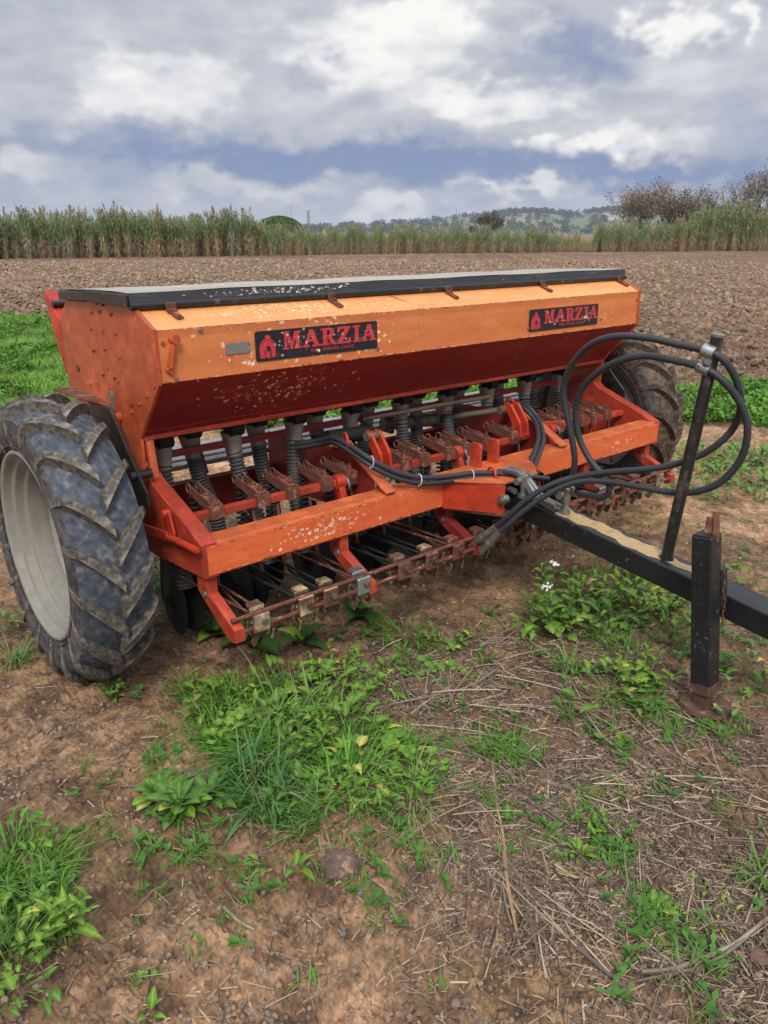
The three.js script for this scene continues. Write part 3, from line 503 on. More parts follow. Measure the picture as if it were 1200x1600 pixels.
sheet('rear_panel', [-3.33, 0.98], [-3.33, 1.265], M.panel); sheet('rear_panel', [-3.33, 1.268], [-3.22, 1.355], M.panel); sheet('rear_panel', [-3.1, 0.87], [-3.33, 0.978], M.panel);
part('bottom_lip', [rbox(LEN - 0.012, 0.018, 0.024, (X0 + X1) / 2, 0.896, -2.658, 0.003), rbox(LEN - 0.012, 0.012, 0.4, (X0 + X1) / 2, 0.891, -2.87, 0.002)], M.red, root);

// the end panels
const endOut = [[-3.24, 1.352], [-2.605, 1.374], [-2.452, 1.304], [-2.446, 1.122], [-2.648, 0.898], [-2.655, 0.77], [-2.7, 0.74], [-2.78, 0.72], [-2.95, 0.76], [-3.1, 0.86], [-3.338, 0.972], [-3.338, 1.268]];
for (const [x, s] of [[X0 - 0.008, -1], [X1 - 0.006, 1]]) {
  const e = part('end_panel', plate(endOut, x, 0.014, 0.002, [[-2.72, 0.83, 0.032]]), M.panel, root);
  if (s < 0) for (const [px, py] of [[151, 474], [162, 476], [143, 488], [156, 487], [174, 491], [142, 514], [160, 517], [181, 521], [147, 548], [165, 546], [187, 558], [123, 575], [169, 576], [162, 586], [180, 591], [185, 596], [143, 599], [174, 612], [242, 604], [230, 619], [207, 632], [218, 631], [206, 644], [174, 636], [187, 648]])
    part('bolt', nut(at(px, py, 'x', x), V(-1, 0, 0), px === 123 ? 0.013 : 0.0062, 0.007), px % 3 ? M.panel : M.rust, e);
  if (s < 0) { const p = at(188, 652, 'x', x); part('latch_knob', [nut(p, V(-1, 0, 0), 0.02, 0.02), rod(p.clone().add(V(-0.02, 0, 0)), p.clone().add(V(-0.04, 0.012, 0.02)), 0.011, 8), rbox(0.02, 0.045, 0.03, p.x - 0.02, p.y - 0.02, p.z, 0.004)], M.panel, e); part('bracket', rbox(0.012, 0.075, 0.02, x - 0.004, 1.005, -2.86, 0.003), M.steel, e); }
}
// the lid with its rolled black rim
const lidTex = canvasTex(1024, 256, (g, w, h) => { g.fillStyle = 'rgb(156,150,136)'; g.fillRect(0, 0, w, h); grime(g, w, h, 21, [150, 142, 122], 700, 0.09, 40); grime(g, w, h, 22, [226, 224, 216], 500, 0.09, 50); splats(g, 120, 220, 120, 200, 100, 1, 4, 23); });
const rimTex = canvasTex(2048, 64, (g, w, h) => { g.fillStyle = 'rgb(46,46,50)'; g.fillRect(0, 0, w, h); grime(g, w, h, 24, [120, 116, 110], 500, 0.09, 26); splats(g, 170, pxm(0.6), 26, pxm(0.35), 24, 1, 5, 25); splats(g, 30, pxm(2), 26, pxm(0.6), 24, 0.8, 3, 26); });
{
  const zs = [-3.25, -3.1, -2.9, -2.7, -2.585], ys = [1.388, 1.399, 1.407, 1.413, 1.414], P = [], U = [], I = [], N = 16;
  for (const s of [0, -0.004]) for (let j = 0; j < 5; j++) for (let i = 0; i <= N; i++) { P.push(lerp(X0 - 0.022, X1 + 0.022, i / N), ys[j] + s + 0.002 * Math.sin(i * 1.7 + j), zs[j]); U.push(i / N, j / 4); }
  const row = N + 1, half = row * 5; for (let j = 0; j < 4; j++) for (let i = 0; i < N; i++) { const q = j * row + i; I.push(q, q + row, q + 1, q + 1, q + row, q + row + 1); const k = q + half; I.push(k, k + 1, k + row, k + 1, k + row + 1, k + row); }
  const g = new THREE.BufferGeometry(); g.setAttribute('position', new THREE.Float32BufferAttribute(P, 3)); g.setAttribute('uv', new THREE.Float32BufferAttribute(U, 2)); g.setIndex(I); g.computeVertexNormals();
  const lid = part('lid', g, sheetMat(lidTex, 0.7), root, true);
  sheet('lid_rim', [-2.572, 1.375], [-2.582, 1.413], sheetMat(rimTex, 0.45), X0 - 0.024, X1 + 0.024, 0.006);
  part('rim_roll', rod(V(X0 - 0.024, 1.369, -2.578), V(X1 + 0.024, 1.369, -2.578), 0.014, 12), M.black, root);
  for (const x of [X0 - 0.026, X1 + 0.026]) part('lid_end', [bar(V(x, 1.388, -2.58), V(x, 1.384, -2.95), 0.01, 0.042, 0.004), bar(V(x, 1.384, -2.945), V(x, 1.37, -3.25), 0.01, 0.034, 0.004)], M.black, root);
  part('lid_rear_rim', rod(V(X0 - 0.024, 1.375, -3.255), V(X1 + 0.024, 1.375, -3.255), 0.014, 10), M.black, root);
  for (const x of [1.215, 1.905, 2.56, 3.23, 3.9]) part('latch', [bar(V(x, 1.3495, -2.555), V(x + 0.008, 1.328, -2.506), 0.03, 0.005), rbox(0.036, 0.03, 0.012, x, 1.362, -2.56, 0.003), rod(V(x - 0.016, 1.35, -2.552), V(x + 0.016, 1.35, -2.552), 0.008, 8), nut(V(x + 0.006, 1.332, -2.513), V(0, 0.9, 0.4), 0.006, 0.006)], M.rust, root);
}
// lettered plates
const decalTex = (seed, wear2) => canvasTex(1024, 210, (g, w, h) => {
  g.fillStyle = 'rgb(24,24,30)'; g.fillRect(0, 0, w, h); grime(g, w, h, seed, [70, 74, 84], 200, 0.12, 30);
  const red = 'rgb(196,52,60)'; g.fillStyle = red; g.textBaseline = 'alphabetic';
  const word = 'MARZIA', at0 = [208, 372, 520, 655, 800, 880], wide = [150, 140, 128, 130, 70, 132];
  g.font = 'bold 170px serif'; for (let i = 0; i < 6; i++) { g.save(); g.translate(at0[i], 142); const m = g.measureText(word[i]).width; g.scale(wide[i] / m, 0.98); g.fillText(word[i], 0, 0); g.lineWidth = 7; g.strokeStyle = red; g.strokeText(word[i], 0, 0); g.restore(); }
  g.strokeStyle = 'rgba(24,24,30,.6)'; g.lineWidth = 3; for (const x of [262, 575, 846]) { g.beginPath(); g.moveTo(x, 20); g.lineTo(x + 4, 144); g.stroke(); }
  g.font = 'bold 30px serif'; g.fillText('TODI - PERUGIA - ITALIA', 430, 182, 380);
  // the red helmeted head at the left end
  g.beginPath(); g.moveTo(34, 190); g.bezierCurveTo(20, 110, 36, 56, 96, 52); g.bezierCurveTo(150, 56, 158, 120, 148, 186); g.lineTo(116, 190); g.bezierCurveTo(124, 130, 112, 104, 92, 104); g.bezierCurveTo(70, 106, 62, 140, 72, 190); g.fill();
  g.beginPath(); g.ellipse(96, 44, 22, 13, 0.2, 0, 7); g.fill(); g.fillRect(74, 116, 12, 66); g.beginPath(); g.moveTo(88, 150); g.lineTo(110, 140); g.lineTo(106, 196); g.lineTo(84, 190); g.fill();
  g.strokeStyle = 'rgba(24,24,30,.8)'; g.lineWidth = 4; g.beginPath(); g.arc(94, 110, 46, 3.5, 6); g.stroke(); g.strokeStyle = 'rgb(170,60,66)'; g.lineWidth = 3; g.strokeRect(160, 164, 14, 26);
  const r = rng(seed); g.strokeStyle = 'rgba(228,170,160,.75)'; for (let i = 0; i < wear2 * 34; i++) { g.lineWidth = 0.8 + 1.4 * r(); const y = 20 + r() * 120, x = 200 + r() * 800; g.beginPath(); g.moveTo(x, y); g.lineTo(x + 40 + r() * 60, y - 4 + r() * 8); g.stroke(); }
  splats(g, wear2 * 46, 420, 105, 460, 80, 2, 11, seed + 1); if (wear2 < 1) splats(g, 34, 840, 120, 90, 50, 2, 9, seed + 2);
});
const decal = (x, w, h, y, m, rx = 0.012) => { const s = new THREE.Shape(), a = w / 2, b = h / 2; s.moveTo(-a + rx, -b); s.lineTo(a - rx, -b); s.quadraticCurveTo(a, -b, a, -b + rx); s.lineTo(a, b - rx); s.quadraticCurveTo(a, b, a - rx, b); s.lineTo(-a + rx, b); s.quadraticCurveTo(-a, b, -a, b - rx); s.lineTo(-a, -b + rx); s.quadraticCurveTo(-a, -b, -a + rx, -b);
  const g = new THREE.ExtrudeGeometry(s, { depth: 0.001, bevelEnabled: false }), p = g.attributes.position, u = g.attributes.uv; for (let i = 0; i < p.count; i++) u.setXY(i, (p.getX(i) + a) / w, (p.getY(i) + b) / h);
  g.rotateX(-Math.atan2(0.005, 0.175)); return g.translate(x, y, -2.4555 + (y - 1.2125) * -0.0286 + 0.001); };
part('name_plate', decal(1.765, 0.575, 0.108, 1.214, 0), new THREE.MeshStandardMaterial({ map: decalTex(31, 1), roughness: 0.45 }), root, true);
part('name_plate', decal(3.29, 0.56, 0.105, 1.202, 0), new THREE.MeshStandardMaterial({ map: decalTex(35, 0.3), roughness: 0.45 }), root, true);
const idPlate = part('maker_plate', decal(1.407, 0.098, 0.04, 1.217, 0, 0.002), new THREE.MeshStandardMaterial({ map: canvasTex(256, 104, (g, w, h) => { g.fillStyle = 'rgb(150,148,142)'; g.fillRect(0, 0, w, h); grime(g, w, h, 41, [90, 88, 84], 300, 0.1, 14); g.strokeStyle = 'rgba(70,68,66,.6)'; g.lineWidth = 2; for (let y = 22; y < 100; y += 15) { g.beginPath(); g.moveTo(24, y); g.lineTo(232, y); g.stroke(); } }), roughness: 0.4, metalness: 0.5 }), root, true);
for (const [x, y] of [[1.364, 1.23], [1.45, 1.23], [1.364, 1.204], [1.45, 1.204]]) part('rivet', nut(V(x, y, -2.4545), Z, 0.004, 0.003), M.zinc, idPlate);
for (const [px, py] of [[313, 516], [276, 592], [254, 536], [590, 545], [825, 513], [938, 499], [995, 468]]) part('screw', nut(at(px, py, 'z', -2.457), Z, 0.007, 0.006), px === 254 ? M.panel : M.steel, root);
{ const p = at(271, 530, 'z', -2.45), q = at(265, 577, 'z', -2.446); part('handle', [bar(p, q, 0.03, 0.01, 0.004), rod(p.clone().add(V(0, 0, -0.01)), p.clone().add(V(0, 0, 0.022)), 0.016, 12), rbox(0.014, 0.03, 0.01, q.x, q.y - 0.008, q.z, 0.004, [0, 0, 0.7])], M.panel, root); }
// rear bracket and rail behind the hopper
part('rear_bracket', plate([[-3.5, 1.36], [-3.47, 1.375], [-3.33, 1.25], [-3.335, 1.06], [-3.36, 1.05]], X0 - 0.008, 0.05, 0.002), M.bright, root);
part('rear_rail', rod(V(X0 - 0.01, 1.325, -3.4), V(X1 + 0.01, 1.325, -3.4), 0.016, 10), M.black, root);

// frame: front beam, end arms, inner arms, headstock
const beamTex = canvasTex(2048, 96, (g, w, h) => { g.fillStyle = 'rgb(222,104,54)'; g.fillRect(0, 0, w, h); grime(g, w, h, 51, [240, 140, 80], 600, 0.08, 50); grime(g, w, h, 52, [190, 60, 34], 600, 0.08, 50); grime(g, w, h, 53, [60, 40, 34], 90, 0.3, 7); splats(g, 150, pxm(0.5), 50, pxm(0.22), 44, 1.2, 6, 54); splats(g, 70, pxm(2.45), 60, pxm(0.2), 44, 0.9, 4, 55); splats(g, 60, pxm(1.3), 40, pxm(0.16), 34, 1, 3, 56); scratches(g, w, h, 57, '70,40,30', 60, 0.5); streaks(g, w, h, 503, 120); });
{
  part('front_beam', rbox(LEN - 0.004, 0.126, 0.1, (X0 + X1) / 2, 0.5425, -2.2895, 0.012), M.orange, root);
  const g = new THREE.PlaneGeometry(LEN - 0.03, 0.104), p = part('beam_face', new THREE.BoxGeometry(LEN - 0.03, 0.106, 0.002).translate((X0 + X1) / 2, 0.5425, -2.2388), sheetMat(beamTex, 0.6), root, true); g.dispose();
}
const armOut = [[-2.74, 0.76], [-2.66, 0.775], [-2.62, 0.745], [-2.335, 0.645], [-2.24, 0.604], [-2.24, 0.48], [-2.4, 0.465], [-2.74, 0.43]];
for (const x of [X0 - 0.004, X1 - 0.056]) { const a = part('end_arm', plate(armOut, x, 0.06, 0.004), M.red, root); }
part('arm_gusset', plate([[-2.675, 0.9], [-2.65, 0.897], [-2.625, 0.75], [-2.66, 0.74]], X0 + 0.012, 0.03, 0.002), M.panel, root);
{ // stop lever on the left arm
  const a = at(217, 822, 'x', X0 - 0.02), b = at(262, 838, 'x', X0 - 0.03), c = at(307, 860, 'x', X0 - 0.03);
  part('stop_lever', [bar(a, b, 0.012, 0.035), rod(b, c, 0.013, 10), rod(c, c.clone().addScaledVector(c.clone().sub(b).normalize(), 0.012), 0.008, 8)], M.bright, root);
  const d = at(265, 815, 'x', X0 - 0.02); part('lever_lug', [bar(d.clone().add(V(0, 0.03, -0.01)), d.clone().add(V(0, -0.05, 0.02)), 0.012, 0.04, 0.005), rod(d.clone().add(V(-0.014, 0.02, -0.03)), d.clone().add(V(0.02, 0.02, -0.03)), 0.016, 10)], M.bright, root);
}
const inner = [[-3.14, 0.7], [-2.6, 0.73], [-2.52, 0.757], [-2.34, 0.655], [-2.34, 0.49], [-3.14, 0.42]];
for (const x of [1.93, 3.06]) {
  part('inner_arm', plate(inner, x, 0.012, 0.002, x < 2 ? [[-2.77, 0.67, 0.022]] : []), M.deep, root);
  part('arm_flange', [bar(V(x + 0.012, 0.762, -2.53), V(x + 0.012, 0.612, -2.235), 0.05, 0.012), bar(V(x + 0.012, 0.738, -2.6), V(x + 0.012, 0.766, -2.524), 0.05, 0.012)], M.orange, root);
}
part('rear_beam', rbox(LEN - 0.02, 0.16, 0.05, (X0 + X1) / 2, 0.475, -3.09, 0.006), M.deep, root);
for (let i = 0; i < 4; i++) part('step_slat', rbox(LEN - 0.06, 0.022, 0.06, (X0 + X1) / 2, 0.605, -3.17 - i * 0.093, 0.004), M.slat, root);
for (const x of [1.3, 2.0, 2.7, 3.4]) part('step_bracket', bar(V(x, 0.582, -3.1), V(x, 0.582, -3.5), 0.03, 0.02), M.deep, root);
part('cross_rail', bar(V(X0 + 0.02, 0.78, -2.79), V(X1 - 0.02, 0.78, -2.79), 0.012, 0.03), M.deep, root);
part('headstock', [flat([[2.2, -2.245], [2.38, -2.02], [2.615, -2.02], [2.8, -2.245]], 0.607, 0.01), flat([[2.18, -2.3], [2.18, -2.235], [2.82, -2.235], [2.82, -2.3]], 0.608, 0.007)], M.orange, root);
part('headstock_floor', flat([[2.26, -2.235], [2.39, -1.99], [2.6, -1.99], [2.74, -2.235]], 0.466, 0.012), M.mud, root);
for (const [a, b] of [[[2.24, -2.24], [2.385, -2.015]], [[2.76, -2.24], [2.61, -2.015]]]) part('headstock_cheek', bar(V(a[0], 0.541, a[1]), V(b[0], 0.541, b[1]), 0.012, 0.126), M.bright, root);
{ const p = at(797, 783, 'x', 2.375); part('headstock_bolt', [nut(V(2.376, p.y, p.z - 0.03), V(-1, 0, 0), 0.022, 0.022), rod(V(2.37, p.y, p.z - 0.03), V(2.345, p.y, p.z - 0.03), 0.012, 10)], M.zinc, root); }
for (const [px, py, q] of [[742, 708, 0], [769, 706, 1]]) { const b = at(px, py + 22, 'z', -2.27); part('upright_lug', plate([[-2.3, 0.607], [-2.235, 0.607], [-2.235, 0.71], [-2.245, 0.725], [-2.29, 0.725], [-2.3, 0.71]], b.x - 0.006, 0.014, 0.002, [[-2.268, 0.69, 0.011]]), M.red, root); }

// drawbar, jack leg and hose post
const dbY = (z) => 0.535 - 0.12 * (z + 1.88) - 0.045; // middle of the bar
{
  const a = V(2.5, dbY(-2.2), -2.2), b = V(2.5, dbY(-0.2), -0.2);
  part('drawbar', bar(a, b, 0.12, 0.09, 0.008), M.black, root);
  const c = canvasTex(256, 1024, (g, w, h) => { g.clearRect(0, 0, w, h); g.fillStyle = 'rgb(176,150,108)'; const r = rng(61); const edge = (y) => 26 + 24 * Math.sin(y * 0.018) + 14 * Math.sin(y * 0.05 + 1); g.beginPath(); g.moveTo(60, 0); for (let y = 0; y <= 940; y += 10) g.lineTo(edge(y) + 10 * r() + Math.max(0, y - 760) * 0.35, y); for (let y = 940; y >= 0; y -= 10) g.lineTo(236 - edge(y * 1.3 + 80) * 0.7 - 10 * r() - Math.max(0, y - 700) * 0.2, y); g.fill(); g.globalCompositeOperation = 'source-atop'; grime(g, w, h, 62, [100, 80, 56], 500, 0.18, 22); grime(g, w, h, 63, [214, 192, 150], 300, 0.16, 20); grime(g, w, h, 64, [40, 36, 34], 260, 0.3, 6); g.globalCompositeOperation = 'destination-out'; for (let i = 0; i < 900; i++) { g.beginPath(); const y = r() * 1024, e = 1.2 + 5 * r() * (0.35 + y / 600); g.ellipse(r() * 256, y, e * 0.7, e * (1 + r()), 0, 0, 7); g.fill(); } });
  const pg = new THREE.PlaneGeometry(0.112, 0.86); pg.rotateX(-Math.PI / 2); pg.rotateX(Math.atan(0.12)); pg.translate(2.5, dbY(-1.53) + 0.0466, -1.53);
  const o = part('worn_patch', pg, new THREE.MeshStandardMaterial({ map: c, alphaTest: 0.5, roughness: 0.95, bumpMap: wearBump, bumpScale: 0.001 }), root, true);
}
{ // the jack, square to the drawbar and so leaning a little
  const t = V(0, 1, -0.135).normalize(), foot = V(2.355, 0.012, -1.03), P = (s) => foot.clone().addScaledVector(t, s);
  part('jack_leg', [bar(P(0.085), P(0.655), 0.072, 0.07, 0.006)], M.black, root);
  part('jack_slide', [bar(P(0.0), P(0.2), 0.056, 0.054, 0.004), bar(P(0.086), P(0.125), 0.0735, 0.0715, 0.004)], M.dusty, root);
  part('jack_foot', [new THREE.CylinderGeometry(0.084, 0.09, 0.01, 32).translate(2.365, groundY(2.365, -1.03) + 0.022, -1.035)], M.dusty, root);
  part('jack_top', rbox(0.066, 0.008, 0.064, ...P(0.657).toArray(), 0.002, [-0.134, 0, 0]), M.black, root);
  part('jack_pin', [bar(P(0.64).add(V(0, 0, 0.03)), P(0.735).add(V(0.025, 0, 0.02)), 0.022, 0.012, 0.003), bar(P(0.655).add(V(0.01, 0, 0)), P(0.71).add(V(0.028, 0, 0.0)), 0.026, 0.03, 0.005)], M.dusty, root);
  for (const q of [0.42, 0.5]) part('bolt', nut(P(q).add(V(-0.036, 0, 0)), V(-1, 0, 0), 0.011, 0.009), M.black, root);
  part('weld_bead', [rod(P(0.405).add(V(0.036, 0, 0.036)), P(0.525).add(V(0.036, 0, 0.036)), 0.006, 6)], M.black, root);
  part('jack_collar', bar(P(0.4), P(0.53), 0.036, 0.08, 0.003).translate(0.05, 0, 0), M.black, root);
  const ch = []; for (let i = 0; i < 14; i++) { const p = P(0.52 - i * 0.014).add(V(0.044 + 0.006 * Math.sin(i), 0, 0.04)); const l = new THREE.TorusGeometry(0.008, 0.0022, 6, 12); l.scale(0.65, 1, 1); l.rotateY(i % 2 ? 1.57 : 0.4); ch.push(l.translate(p.x, p.y, p.z)); } part('chain', ch, M.rust, root).userData.kind = 'stuff';
}
const postA = V(2.5, dbY(-1.325) + 0.04, -1.325), postB = V(2.5, 1.283, -1.25);
part('hose_post', [rod(postA, postB, 0.021, 20), rod(postA, postA.clone().add(V(0, 0.012, 0)), 0.028, 20)], M.black, root);
part('post_cap', rod(postB, postB.clone().add(V(0, 0.008, 0.001)), 0.0225, 20), M.steel, root);

// coulter gang hung on two rods in front of the beam, close to the soil
const rodU = V(0, 0.36, -2.115), rodL = V(0, 0.315, -2.1);
part('gang_rod', rod(V(X0 + 0.02, rodU.y, rodU.z), V(X1 - 0.03, rodU.y, rodU.z), 0.0085, 10), M.rust, root); part('gang_rod', rod(V(X0 + 0.02, rodL.y, rodL.z), V(X1 - 0.03, rodL.y, rodL.z), 0.0085, 10), M.rust, root);
for (const x of [1.115, 1.7, 2.29, 2.82, 3.3, 3.875]) {
  const h = part('hanger', plate([[-2.34, 0.49], [-2.265, 0.49], [-2.26, 0.41], [-2.09, 0.335], [-2.085, 0.29], [-2.115, 0.28], [-2.15, 0.29], [-2.335, 0.4]], x, 0.04, 0.002), x > 2.2 && x < 2.4 ? M.deep : M.red, root);
  part('bolt', nut(V(x - 0.001, 0.405, -2.28), V(-1, 0, 0), 0.012, 0.008), M.steel, h);
}
{
  const r = rng(77), Np = 17, disc = new THREE.LatheGeometry([[0.0, 0.02], [0.03, 0.018], [0.07, 0.004], [0.152, 0.001], [0.154, -0.001], [0.07, -0.006], [0, -0.008]].map(([a, b]) => new THREE.Vector2(a, b)), 36).rotateZ(Math.PI / 2);
  const XS = [1.22, 1.41, 1.52, 1.675, 1.885, 2.035, 2.19, 2.35, 2.5, 2.65, 2.8, 2.97, 3.13, 3.28, 3.43, 3.58, 3.75];
  for (let i = 0; i < Np; i++) {
    const x = XS[i], tone = [M.mud, M.rust, M.mud, M.rust, M.zinc, M.rust][Math.floor(r() * 6)], back = i % 2 ? -0.12 : 0;
    const c = part('clamp', [rbox(0.066, 0.072, 0.016, x, 0.336, -2.088, 0.007), rbox(0.06, 0.064, 0.012, x + 0.01, 0.345, -2.135, 0.005), rbox(0.05, 0.02, 0.05, x + 0.014, 0.372, -2.15, 0.006)], tone, root);
    part('bolt', [nut(V(x + 0.008, 0.342, -2.08), Z, 0.013, 0.011)], r() < 0.4 ? M.zinc : M.rust, c);
    part('tine_block', [rbox(0.075, 0.06, 0.06, x + 0.024, 0.276 + 0.01 * r(), -2.15, 0.014, [0.35 * r(), 0.3 * (r() - 0.5), 0.15 * (r() - 0.5)]), rbox(0.01, 0.06, 0.026, x - 0.014 + 0.01 * r(), 0.25, -2.13, 0.004, [0.3 + 0.3 * r(), 0, 0.25 * (r() - 0.3)]), rbox(0.012, 0.045, 0.03, x + 0.064, 0.26 - 0.01 * r(), -2.135, 0.004, [0.3 * r(), 0, -0.2 * r()])], M.mud, root);
    part('drag_arm', [rod(V(x - 0.02, 0.36, -2.14), V(x - 0.045, 0.335, -2.66 + back), 0.0055, 8), rod(V(x + 0.03, 0.352, -2.14), V(x + 0.05, 0.32, -2.66 + back), 0.0055, 8), bar(V(x + 0.02, 0.3, -2.16), V(x + 0.03, 0.33, -2.42), 0.006, 0.014)], i % 3 ? M.soot : M.rust, root);
    const dz = -2.74 + back, d = part('disc', [-1, 1].map((s) => disc.clone().rotateY(s * 0.1).rotateX(0.1).translate(x + s * 0.024, 0.19, dz)), M.soot, root);
    part('disc_hub', [rod(V(x - 0.05, 0.19, dz), V(x + 0.05, 0.19, dz), 0.022, 10), bar(V(x, 0.2, dz), V(x, 0.35, dz + 0.06), 0.03, 0.04)], M.soot, root);
    part('seed_boot', [rbox(0.03, 0.24, 0.07, x, 0.26, dz - 0.1, 0.008, [0.15, 0, 0])], M.soot, root);
    part('press_rod', rod(V(x + 0.01, 0.36, -2.4), V(x + 0.02, 0.6, -2.46), 0.007, 8), M.rust, root);
  }
}
// pressure bar with its rusty spring clamps
for (const [a, b] of [[1.14, 1.925], [1.95, 3.055], [3.08, 3.895]]) part('pressure_bar', bar(V(a, 0.628, -2.455), V(b, 0.628, -2.455), 0.03, 0.03, 0.003), M.red, root);
const spring = (x, z, y0, y1, r, turns) => { const pts = []; for (let i = 0; i <= turns * 10; i++) { const t = i / (turns * 10), a = i * 0.6283; pts.push(V(x + r * Math.cos(a), lerp(y0, y1, t), z + r * Math.sin(a))); } return new THREE.TubeGeometry(new THREE.CatmullRomCurve3(pts), turns * 9, 0.0038, 5, false); };
{
  const r = rng(88);
  for (const x of [1.262, 1.462, 1.6, 1.765, 1.895, 2.2, 2.315, 2.475, 2.585, 2.735, 2.925, 3.16, 3.3, 3.4, 3.5, 3.6, 3.72]) {
    const s = (r() - 0.5) * 0.02, y = 0.648, z0 = -2.425, z1 = -2.6, y1 = y + 0.028 + s;
    const k = part('spring_clamp', [bar(V(x - 0.019, y, z0), V(x - 0.019, y1, z1), 0.006, 0.04, 0.002), bar(V(x + 0.019, y, z0), V(x + 0.019, y1, z1), 0.006, 0.04, 0.002), bar(V(x, y + 0.018, z0 - 0.005), V(x, y + 0.036, -2.52), 0.04, 0.007, 0.002), rbox(0.056, 0.052, 0.026, x, y - 0.012, z0 - 0.012, 0.003)], M.rust, root);
    part('bolt', [nut(V(x, y + 0.026, -2.45), Y, 0.011, 0.013), rod(V(x, y + 0.03, -2.45), V(x, y + 0.05, -2.45), 0.006, 8)], M.rust, k);
    part('bolt', [nut(V(x, y + 0.032, -2.5), Y, 0.01, 0.012)], M.rust, k);
    part('loop', ring(V(x - 0.02, y1 + 0.004, z1 - 0.006), 0.018, 0.004, X), M.rust, k);
    part('loop', ring(V(x + 0.02, y1 + 0.004, z1 - 0.006), 0.018, 0.004, X), M.rust, k);
    part('pressure_spring', [spring(x, z1 - 0.005, y1, 0.36, 0.021, 15), rod(V(x, y1 + 0.01, z1 - 0.005), V(x, 0.3, z1 + 0.01), 0.006, 8)], M.soot, root);
  }
  for (const [x, m] of [[1.84, M.bright], [2.54, M.red], [3.24, M.bright]]) { part('bar_hook', [rod(V(x - 0.022, 0.628, -2.455), V(x + 0.022, 0.628, -2.455), 0.032, 16), bar(V(x, 0.62, -2.45), V(x, 0.5, -2.4), 0.03, 0.04, 0.006)], m, root); part('shackle', ring(V(x + 0.035, 0.62, -2.44), 0.028, 0.006, V(1, 0.2, 0.4)), M.steel, root); }
  for (const x of [2.06, 2.11, 2.975, 3.03]) part('lift_lever', plate([[-2.47, 0.62], [-2.43, 0.63], [-2.445, 0.71], [-2.51, 0.79], [-2.545, 0.795], [-2.555, 0.77], [-2.5, 0.7]], x, 0.014, 0.003, [[-2.532, 0.776, 0.008]]), M.bright, root);
  part('bar_strip', [bar(V(3.14, 0.66, -2.5), V(3.36, 0.655, -2.42), 0.03, 0.03, 0.004)], M.bright, root);
  part('hanging_strap', [bar(V(1.5, 0.79, -3.05), V(1.52, 0.6, -3.0), 0.03, 0.008)], M.deep, root);
}
// hydraulic rams behind the bar
for (const [a, b, c] of [[V(2.46, 0.7, -2.9), V(2.78, 0.68, -2.86), V(2.98, 0.755, -2.56)], [V(1.98, 0.74, -2.72), V(2.2, 0.735, -2.7), V(2.08, 0.77, -2.53)]]) {
  part('ram_barrel', [rod(a, b, 0.034, 20), rod(a.clone().lerp(b, 0.97), b.clone().lerp(a, -0.02), 0.04, 20)], a.x > 2.3 ? M.olive : M.soot, root);
  part('ram_rod', [rod(b, c, 0.016, 14), rod(c.clone().add(V(-0.03, 0, 0)), c.clone().add(V(0.05, 0, 0)), 0.022, 12)], M.olive, root);
}
part('ram_pipe', rod(V(2.2, 0.79, -2.74), V(3.0, 0.8, -2.68), 0.011, 10), M.olive, root);
// metering housings, funnels and corrugated seed tubes
{
  const r = rng(99);
  for (let i = 0; i < 17; i++) {
    const x = 1.235 + i * 0.1565, zf = i % 2 ? -2.87 : -2.8, lx = (r() - 0.4) * 0.24, zt = (i % 2 ? -2.86 : -2.62);
    part('metering_housing', [rbox(0.07, 0.05, 0.09, x, 0.855, zf, 0.016), rod(V(x - 0.03, 0.845, zf + 0.03), V(x + 0.03, 0.845, zf + 0.03), 0.032, 16)], M.soot, root);
    const f = V(x, 0.812, zf), b = V(x + lx * 0.08, 0.724, zf + 0.008);
    part('funnel', [rod(f, b, 0.043, 16, 0.031), rod(f, f.clone().add(V(0, 0.012, 0)), 0.046, 16)], M.funnel, root);
    const path = new THREE.CatmullRomCurve3([b.clone().add(V(0, 0.012, 0)), V(x + lx * 0.35, 0.62, lerp(zf, zt, 0.2)), V(x + lx * 0.9, 0.45, lerp(zf, zt, 0.75)), V(x + lx, 0.28, zt)]);
    const SEG = 124, RAD = 12, g = new THREE.TubeGeometry(path, SEG, 0.033, RAD, false), p = g.attributes.position;
    for (let j = 0; j <= SEG; j++) { const c = path.getPointAt(j / SEG), k = (j % 4 < 2 ? 1.06 : 0.84); for (let q = 0; q <= RAD; q++) { const o = j * (RAD + 1) + q; p.setXYZ(o, c.x + (p.getX(o) - c.x) * k, c.y + (p.getY(o) - c.y) * k, c.z + (p.getZ(o) - c.z) * k); } }
    g.computeVertexNormals(); part('seed_tube', g, M.tubes, root);
  }
}
part('shaft', rod(V(X0 + 0.02, 0.83, -2.9), V(X1 - 0.02, 0.83, -2.9), 0.014, 8), M.soot, root);
